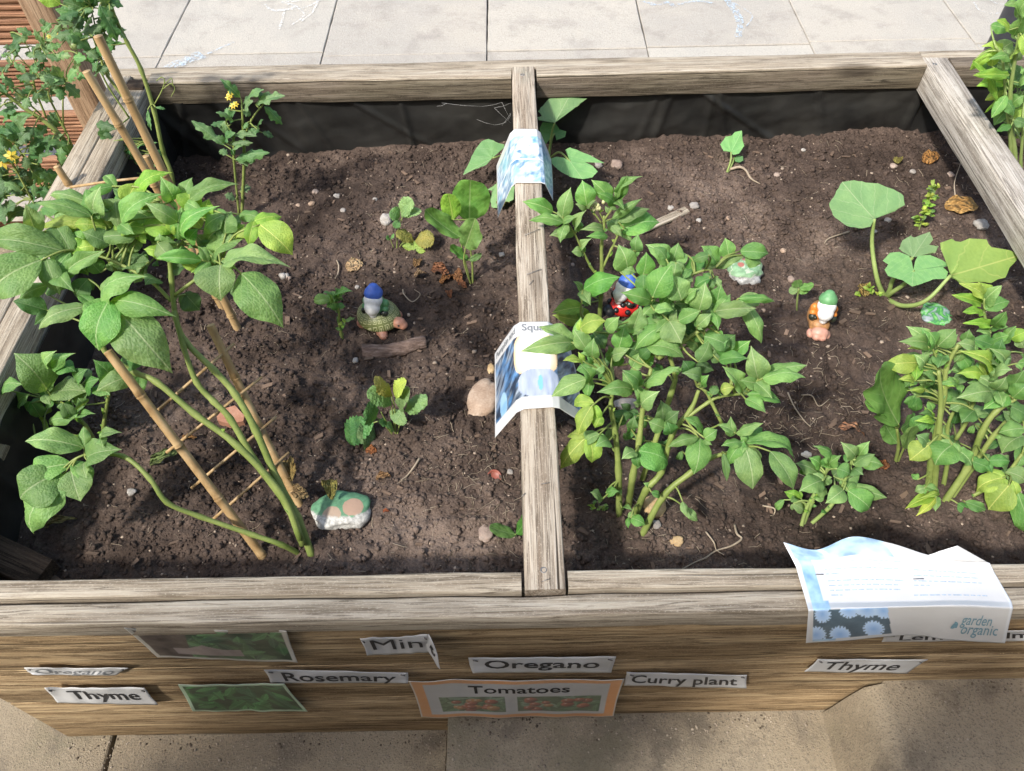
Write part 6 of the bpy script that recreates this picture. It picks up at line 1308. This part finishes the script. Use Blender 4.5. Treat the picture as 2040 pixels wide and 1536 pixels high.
stone('painted_stone', 1484, 549, 74, 50, M['paint2'], 'grey stone painted pale green with red spots beside potato leaves', 'painted stone', .62, .1, 5)
g = G('green_mirror_paint'); o = g.objc(); n = g.noise(o, 38, 3, .5, 1.0); g.p(Base_Color=g.ramp(n, [(.36, (.30, .34, .38)), (.48, (.05, .20, .07)), (.56, (.14, .42, .10)), (.66, (.30, .40, .34))]), Roughness=.25); M['paint3'] = g.m
stone('painted_stone', 1864, 628, 58, 48, M['paint3'], 'flat slate piece painted in shiny green streaks under the squash stalk', 'painted stone', .22, -.5, 6)
stone('stone', 962, 800, 60, 76, M['st_tan'], 'large rounded tan stone beside the squash sheet', flat=.55, rot=-.2, seed=7)
stone('pebble', 770, 441, 23, 24, M['st_white'], 'round white quartz pebble beside the small strawberry plant', 'pebble', .85, 0, 8)
stone('stone', 1302, 1012, 42, 44, M['st_ochre'], 'ochre stone half buried between potato stems', flat=.6, seed=9); stone('pebble', 1308, 1046, 16, 16, M['st_grey'], 'small grey pebble in front of the potato stems', 'pebble', .6, 0, 10)
stone('stone', 1348, 1079, 28, 17, M['st_ochre'], 'small flat olive stone on soil near the front rail', flat=.5, seed=11); stone('stone', 1383, 410, 19, 15, M['st_grey'], 'flat grey disc stone behind the slender potato plant', flat=.4, seed=12); stone('pebble', 1336, 413, 13, 10, M['st_white'], 'pale pebble beside the flat grey disc stone', 'pebble', .6, 0, 13)
stone('stone', 968, 1064, 28, 30, M['st_pink'], 'pink stone beside the small grey-green seedling', flat=.5, seed=14); stone('stone', 1228, 330, 22, 20, M['st_pink'], 'angular brown stone near the squash leaf at the liner', flat=.6, seed=15); stone('stone', 1192, 330, 16, 14, M['st_grey'], 'small dark stone next to the angular brown stone', flat=.6, seed=16)
stone('pebble', 1954, 449, 27, 20, M['st_white'], 'cream pebble lying by the big fallen orange leaf', 'pebble', .6, 0, 17); stone('stone', 1246, 808, 50, 24, M['st_grey'], 'grey stone in shadow under the large potato plant', flat=.6, seed=18); stone('pebble', 263, 981, 17, 13, M['st_white'], 'pale pebble in bare soil left of the trellis', 'pebble', .6, 0, 19)
stone('pebble', 1547, 350, 12, 10, M['st_pink'], 'small pinkish pebble on bare soil near the tiny squash', 'pebble', .7, 0, 20); stone('pebble', 708, 719, 12, 10, M['st_white'], 'white pebble just below the piece of bark', 'pebble', .7, 0, 21); stone('pebble', 1016, 941, 12, 10, M['st_grey'], 'grey pebble near the round red cap', 'pebble', .7, 0, 22); stone('pebble', 1606, 907, 20, 12, M['st_white'], 'white pebble behind the small low potato plant', 'pebble', .6, 0, 23)
stone('pebble', 1575, 558, 14, 13, M['st_pink'], 'rounded beige pebble beside the tiny round-leaved seedling', 'pebble', .8, 0, 24); stone('pebble', 978, 736, 14, 20, M['st_ochre'], 'orange-brown pebble behind the squash sheet flap', 'pebble', .6, 0, 25)
for k, (px, py, wq) in enumerate(((672, 392, 14), (622, 408, 13), (628, 383, 13), (684, 420, 11), (747, 398, 9), (594, 410, 10), (575, 555, 10), (712, 573, 10), (1000, 510, 12), (1105, 1062, 9), (1140, 528, 9), (1280, 520, 9), (1392, 438, 12), (1520, 620, 10), (1780, 330, 14), (1818, 343, 12), (1600, 300, 9), (1450, 440, 10), (1895, 345, 16), (1768, 440, 14), (1742, 462, 10), (1560, 500, 12))):
    stone('stone_chip', px, py, wq, wq * .75, M[('st_white', 'st_tan', 'st_pink', 'st_grey')[k % 4]], 'small loose stone chip scattered on the open soil', 'stone chip', .6, k, 30 + k, 'stone chips scattered on the soil')
# shell-white lump
p = onsoil(565, 554); blob = blob_cluster('snail_shell', [p + Vector((.0, 0, .006)), p + Vector((.008, .003, .005)), p + Vector((-.006, .005, .005))], [.0095, .007, .006], M['st_white'], None); tag(blob, 'broken white snail shell on soil near the potato leaf tips', 'snail shell')
# terracotta shard, red cap, bark, wood offcut
def shard(name, px, py, poly, th, mt, label, cat, tilt=(0, 0)):
    p = onsoil(px, py, .004); n = len(poly); pts = [onsoil(x, y) for x, y in poly]; z0 = p.z
    top = [Vector((q.x, q.y, z0 + th + (q.x - p.x) * tilt[0] + (q.y - p.y) * tilt[1])) for q in pts]; bot = [q - Vector((0, 0, th + .006)) for q in top]
    o = obj(name, top + bot, [tuple(range(n)) if (top[1] - top[0]).cross(top[2] - top[1]).z > 0 else tuple(reversed(range(n)))] + [(i, (i + 1) % n, n + (i + 1) % n, n + i) for i in range(n)], mt, smooth=False); tag(o, label, cat); return o
shard('terracotta_shard', 465, 840, [(436, 838), (452, 826), (474, 820), (492, 838), (489, 848), (462, 856), (440, 850)], .010, M['terra'], 'flat terracotta shard lying between the trellis canes', 'pot shard', (0, .15))
g = G('bark'); o = g.objc(); n = g.noise(g.scale(o, (40, 170, 170)), 1, 5, .65); g.p(Base_Color=g.ramp(n, [(.3, (.07, .042, .032)), (.5, (.17, .115, .09)), (.7, (.30, .22, .18))]), Roughness=.95, Normal=g.bump(n, 1.0, .006)); M['bark'] = g.m
pa, pb_ = onsoil(722, 702, .004), onsoil(848, 682, .004); ax = pb_ - pa; sd_ = Vector((-ax.y, ax.x, 0)).normalized(); nu, nv = 30, 9; vs = []
for j in range(nv):
    for i in range(nu):
        t = i / (nu - 1); s_ = -1 + 2 * j / (nv - 1); wd = .017 * (.75 + .5 * float(vn(t * 6, 3.3 + (s_ > 0) * 7)))
        q = pa + ax * (t + .02 * float(vn(s_ * 6, 9.1))) + sd_ * (s_ * wd - .010 * math.sin(math.pi * t)); vs.append(q + Vector((0, 0, .013 * (1 - s_ * s_) + .004 * float(vn(t * 14, s_ * 4)))))
vs2 = [Vector((v.x, v.y, v.z - .009)) for v in vs]; N_v = nu * nv; fs = grid_faces(nu, nv); ring = list(range(nu)) + [j * nu + nu - 1 for j in range(1, nv)] + [(nv - 1) * nu + i for i in range(nu - 2, -1, -1)] + [j * nu for j in range(nv - 2, 0, -1)]
fs = fs + [tuple(i + N_v for i in reversed(f)) for f in fs] + [(ring[i], ring[(i + 1) % len(ring)], ring[(i + 1) % len(ring)] + N_v, ring[i] + N_v)[::-1] for i in range(len(ring))]
tag(obj('bark_piece', vs + vs2, fs, M['bark']), 'curved rough piece of brown bark below the tortoise gnome', 'bark')
p = onsoil(984, 950, .002); mb = MB(); n = 22; rings = ((.0135, -.006), (.014, .004), (.0125, .0055), (.0105, .003), (.0095, .0015), (.0, .002)); vs = [p + Vector((math.cos(6.283 * i / n) * r_, math.sin(6.283 * i / n) * r_, z)) for r_, z in rings for i in range(n)]
mb.add(vs, [(q * n + i, q * n + (i + 1) % n, (q + 1) * n + (i + 1) % n, (q + 1) * n + i) for q in range(5) for i in range(n)]); o = mb.build('plastic_cap', plain('dull_red_plastic', (.26, .075, .05), .5, 30, .3)); o.rotation_euler = (.25, .1, 0); tag(o, 'round dull red plastic cap pressed into the soil', 'cap')
wa, wb_ = onsoil(1274, 463, .01), onsoil(1368, 418, .01); board('wood_offcut', wa, wb_, .022, .008, M['wood_top'], None, nx=8); tag(bpy.data.objects[-1] if False else [q for q in COL.objects if q.name.startswith('wood_offcut')][0], 'flat bleached wood offcut lying behind the slender potato plant', 'wood offcut')

# ------------------------------------------------------------------ fallen leaves, roots, cobweb
def dead(px, py, L, wd, ang, tint, label, grp=None, kind='dry', lift=.006, var=0):
    p = onsoil(px, py, lift); me = leaf_mesh(kind, var); sx, sy = wd, L
    ax = Vector((math.cos(ang), math.sin(ang), random.uniform(-.05, .15))).normalized(); nz = Vector((random.uniform(-.3, .3), random.uniform(-.5, .1), 1)); nz = (nz - ax * nz.dot(ax)).normalized(); xx = ax.cross(nz)
    mt = Matrix((xx * sx, ax * sy, nz * L * .7)).transposed().to_4x4(); mt.translation = p - ax * L * .5
    o = put('fallen_leaf', me, None, mt); o.color = (*tint, 1); tag(o, label, 'fallen leaf', grp)
dead(707, 533, .042, .036, .2, (1.5, 1.7, 1.5), 'pale yellow crumpled leaf on soil above the tiny potato seedling', var=1, kind='dryflat')
for i, (x, y, a, l, t) in enumerate(((833, 528, 1.2, .032, (.9, .8, .75)), (838, 553, .3, .030, (1.4, 1.5, 1.3)), (877, 545, -.3, .045, (.95, .65, .5)), (890, 560, .5, .036, (.95, .62, .48)), (913, 555, 1.8, .038, (1., .7, .5)), (922, 572, -.8, .026, (1., .65, .45)), (897, 590, -1.4, .026, (1.1, .7, .5)))):
    dead(x, y, l, l * .62, a, t, 'dry curled brown leaf in the litter around the broad-leaved seedling', 'dry leaves under the broad-leaved seedling', var=2 + i)
dead(1912, 417, .078, .05, -.15, (1.35, 1.2, .95), 'large fallen orange-tan leaf beside the upright weed', var=4, lift=.010, kind='dryflat'); dead(1852, 318, .055, .036, .5, (1.2, .9, .6), 'curled orange-brown leaf in the corner by the right beam', var=9, kind='dryflat')
dead(1784, 327, .028, .022, 1.0, (1.1, 1.5, .7), 'yellow-green scrap of leaf near the right beam corner', var=5); dead(1692, 868, .05, .032, -.5, (1.5, 1.2, 1.0), 'curled tan leaf behind the small low potato plant', var=6, lift=.012); dead(1757, 932, .026, .02, .2, (1.3, .8, .55), 'orange leaf fragment at the foot of the dock seedling', var=7)
dead(668, 1000, .045, .028, -1.3, (.75, 1.0, .55), 'withered olive leaf resting on the green painted stone', var=8, lift=.045); dead(590, 965, .05, .03, 1.9, (1.0, 1.05, .8), 'withered curled leaf hanging at the base of the trellis', var=3, lift=.05); dead(606, 998, .04, .026, -.5, (.9, 1.0, .75), 'shrivelled grey-green leaf beside the painted green stone', var=10, lift=.03)
dead(740, 903, .022, .018, 3.0, (1.4, .8, .5), 'small orange dead leaf under the spreading strawberry plant', var=11); dead(765, 955, .03, .014, .1, (1.2, 1.1, .9), 'dry pale leaf scrap below the spreading strawberry plant', var=1); dead(1004, 415, .04, .03, .6, (.9, 1.15, .7), 'withered leaf heap below the upper draped sheet', var=2, lift=.014); dead(380, 878, .03, .009, .1, (1.6, 1.3, 1.0), 'narrow tan leaf scrap between the trellis canes', var=4); dead(1716, 585, .04, .03, 1.4, (1.0, 1.1, .6), 'shrivelled brown leaf at the base of the round-leaved squash', var=5, lift=.012)
dead(330, 915, .06, .022, .5, (.6, 1.3, .6), 'limp green leaf lying on the soil under the trellis', var=7); dead(125, 1045, .06, .018, .2, (.9, 1.3, .8), 'withered pale green leaf tip on the soil by the front left corner', var=9); dead(770, 1022, .012, .008, 0, (1.8, .8, .5), 'tiny orange leaf crumb right of the painted green stone', var=3)
def root(pts, r_, label, lifts=None):
    c = catmull([onsoil(x, y, (lifts[i] if lifts else .005 + .004 * (i % 2))) for i, (x, y) in enumerate(pts)], 6); v, f = tube(c, [r_, r_ * .5], 6); tag(obj('dry_root', v, f, M['root']), label, 'root')
root([(1462, 1048), (1466, 1068), (1476, 1076), (1455, 1092), (1425, 1100), (1405, 1115), (1385, 1122), (1358, 1138)], .0022, 'pale forked dry root lying near the front rail'); root([(1405, 1062), (1420, 1085), (1426, 1098), (1440, 1110)], .0016, 'thin dry rootlet crossing the pale forked root')
root([(1518, 1010), (1540, 1018), (1540, 1028), (1533, 1032)], .0018, 'short pale root hooked on soil left of the low potato'); root([(803, 580), (806, 592), (822, 604), (838, 592), (826, 580)], .0016, 'thin dry root loop right of the tortoise gnome'); root([(672, 522), (676, 535), (674, 548), (669, 560)], .0020, 'short dry twig on soil above the tortoise gnome')
root([(836, 916), (828, 932), (812, 950), (800, 962)], .0024, 'brown twig below the spreading strawberry plant'); root([(1568, 785), (1580, 815), (1600, 840), (1612, 855)], .0018, 'dry root strand right of the large potato plant'); root([(1595, 790), (1612, 800), (1630, 812), (1650, 800)], .0015, 'curved dry root in the straw beside the large potato plant'); root([(1690, 465), (1650, 480), (1640, 490)], .0022, 'pair of dry stalks left of the round-leaved squash')
root([(1900, 395), (1895, 375), (1905, 340), (1912, 318)], .0016, 'brown stalk of the large fallen orange leaf', [.012, .02, .03, .04])
# cobweb strands
mb = MB(); cw = [((1018, 205), (985, 215)), ((1018, 225), (1000, 250)), ((880, 205), (960, 212)), ((985, 215), (1018, 245)), ((950, 238), (985, 249)), ((985, 249), (1008, 243)), ((1008, 243), (1018, 228)), ((870, 212), (890, 206)), ((960, 212), (1000, 204)), ((1000, 204), (1016, 236))]
for (a, b) in cw:
    P0, P1 = aty(*a, 1.775), aty(*b, 1.765); v, f = tube([P0, P0.lerp(P1, .5) + Vector((0, 0, -.002)), P1], .00022, 4); mb.add(v, f)
tag(mb.build('cobweb', plain('web_silk', (.45, .45, .44), .6)), 'thin grey cobweb strands beside the middle beam at the back rail', 'cobweb')

# ------------------------------------------------------------------ tree and wall added out of view to shape the light
def in_poly(x, y, P):
    c = False; j = len(P) - 1
    for i in range(len(P)):
        if (P[i][1] > y) != (P[j][1] > y) and x < (P[j][0] - P[i][0]) * (y - P[i][1]) / (P[j][1] - P[i][1]) + P[i][0]: c = not c
        j = i
    return c
SHADE = [   # patches of shade in the photograph, on the surface they fall on
    ([(330, 1250), (345, 1330), (420, 1440), (440, 1475), (880, 1475), (880, 1425), (1365, 1425), (1420, 1360), (1600, 1300), (2040, 1290), (2040, 1240)], lambda x, y: aty(x, y, YW), 2300, 1),
    ([(440, 1470), (330, 1500), (200, 1560), (880, 1560), (880, 1470)], lambda x, y: atz(x, y, 0), 700, 1),
    ([(886, 1425), (1365, 1425), (1240, 1560), (886, 1560)], lambda x, y: atz(x, y, .10), 800, 1),
    ([(1890, 1320), (1890, 1350), (1750, 1560), (2060, 1560), (2060, 1320)], lambda x, y: atz(x, y, .28), 800, 1),
    ]
tree = empty('broadleaf_tree', (-2.7, -1.4, 0)); tag(tree, 'broad-leaved garden tree standing behind the viewer and shading the planter front', 'tree')  # added tree, its leaves placed where their shadows should land
mb = MB(); rr = random.Random(21)
for poly, fn, n, mode in SHADE:
    xs_ = [p[0] for p in poly]; ys_ = [p[1] for p in poly]; k = 0; it = 0
    while k < n and it < n * 30:
        it += 1; x, y = rr.uniform(min(xs_), max(xs_)), rr.uniform(min(ys_), max(ys_))
        if not in_poly(x, y, poly): continue
        k += 1; p = fn(x, y); zt = rr.uniform(1.95, 2.3)
        c = p - SUN_TRAVEL * ((zt - p.z) / -SUN_TRAVEL.z); L = rr.uniform(.045, .075)
        nrm = Vector((rr.gauss(0, .45), rr.gauss(0, .45), 1)).normalized(); a = nrm.orthogonal().normalized(); a.rotate(Matrix.Rotation(rr.uniform(0, 6.28), 3, nrm)); b = nrm.cross(a)
        mb.add([c - a * L, c + b * L * .42 - a * L * .1, c + a * L, c - b * L * .42 - a * L * .1], [(0, 1, 2, 3)])
cr = mb.build('crown', plain('tree_foliage', (.05, .12, .03), .6), tree, smooth=False)
v, f = tube(catmull([Vector((-2.7, -1.4, -.06)), Vector((-2.68, -1.38, .9)), Vector((-2.5, -1.25, 1.6)), Vector((-2.1, -1.05, 2.0)), Vector((-1.7, -.95, 2.12))], 6), [.11, .09, .065, .04, .02], 12); mb = MB(); mb.add(v, f)
for e in ((-.9, -.85, 2.15), (-1.3, -.9, 2.2), (-2.0, -1.0, 2.4)):
    b_ = Vector((-2.45, -1.22, 1.68)); v, f = tube(catmull([b_, b_.lerp(Vector(e), .5) + Vector((0, -.04, .1)), Vector(e)], 6), [.04, .022, .008], 8); mb.add(v, f)
mb.build('trunk', plain('tree_bark', (.10, .075, .055), .95, 14, .4, .8, .01), tree)
gw = empty('garden_wall', (0, -1.75, -.06)); tag(gw, 'tall brown rendered garden wall behind the viewer with a stone coping', 'wall')  # added unseen wall, keeps low sky light off the planter front
mw = plain('brown_render', (.16, .125, .09), .9, 12, .3, .5, .004)
def bx(name, x0, x1, y0, y1, z0, z1, mt, parent):
    v = [(x, y, z) for z in (z0, z1) for y in (y0, y1) for x in (x0, x1)]; obj(name, v, [(0, 2, 3, 1), (4, 5, 7, 6), (0, 1, 5, 4), (2, 6, 7, 3), (0, 4, 6, 2), (1, 3, 7, 5)], mt, parent, smooth=False)
bx('wall_panel', -5, 5, -1.95, -1.75, -.06, 3.0, mw, gw); bx('coping', -5.02, 5.02, -1.98, -1.72, 3.003, 3.06, M['st_grey'], gw)
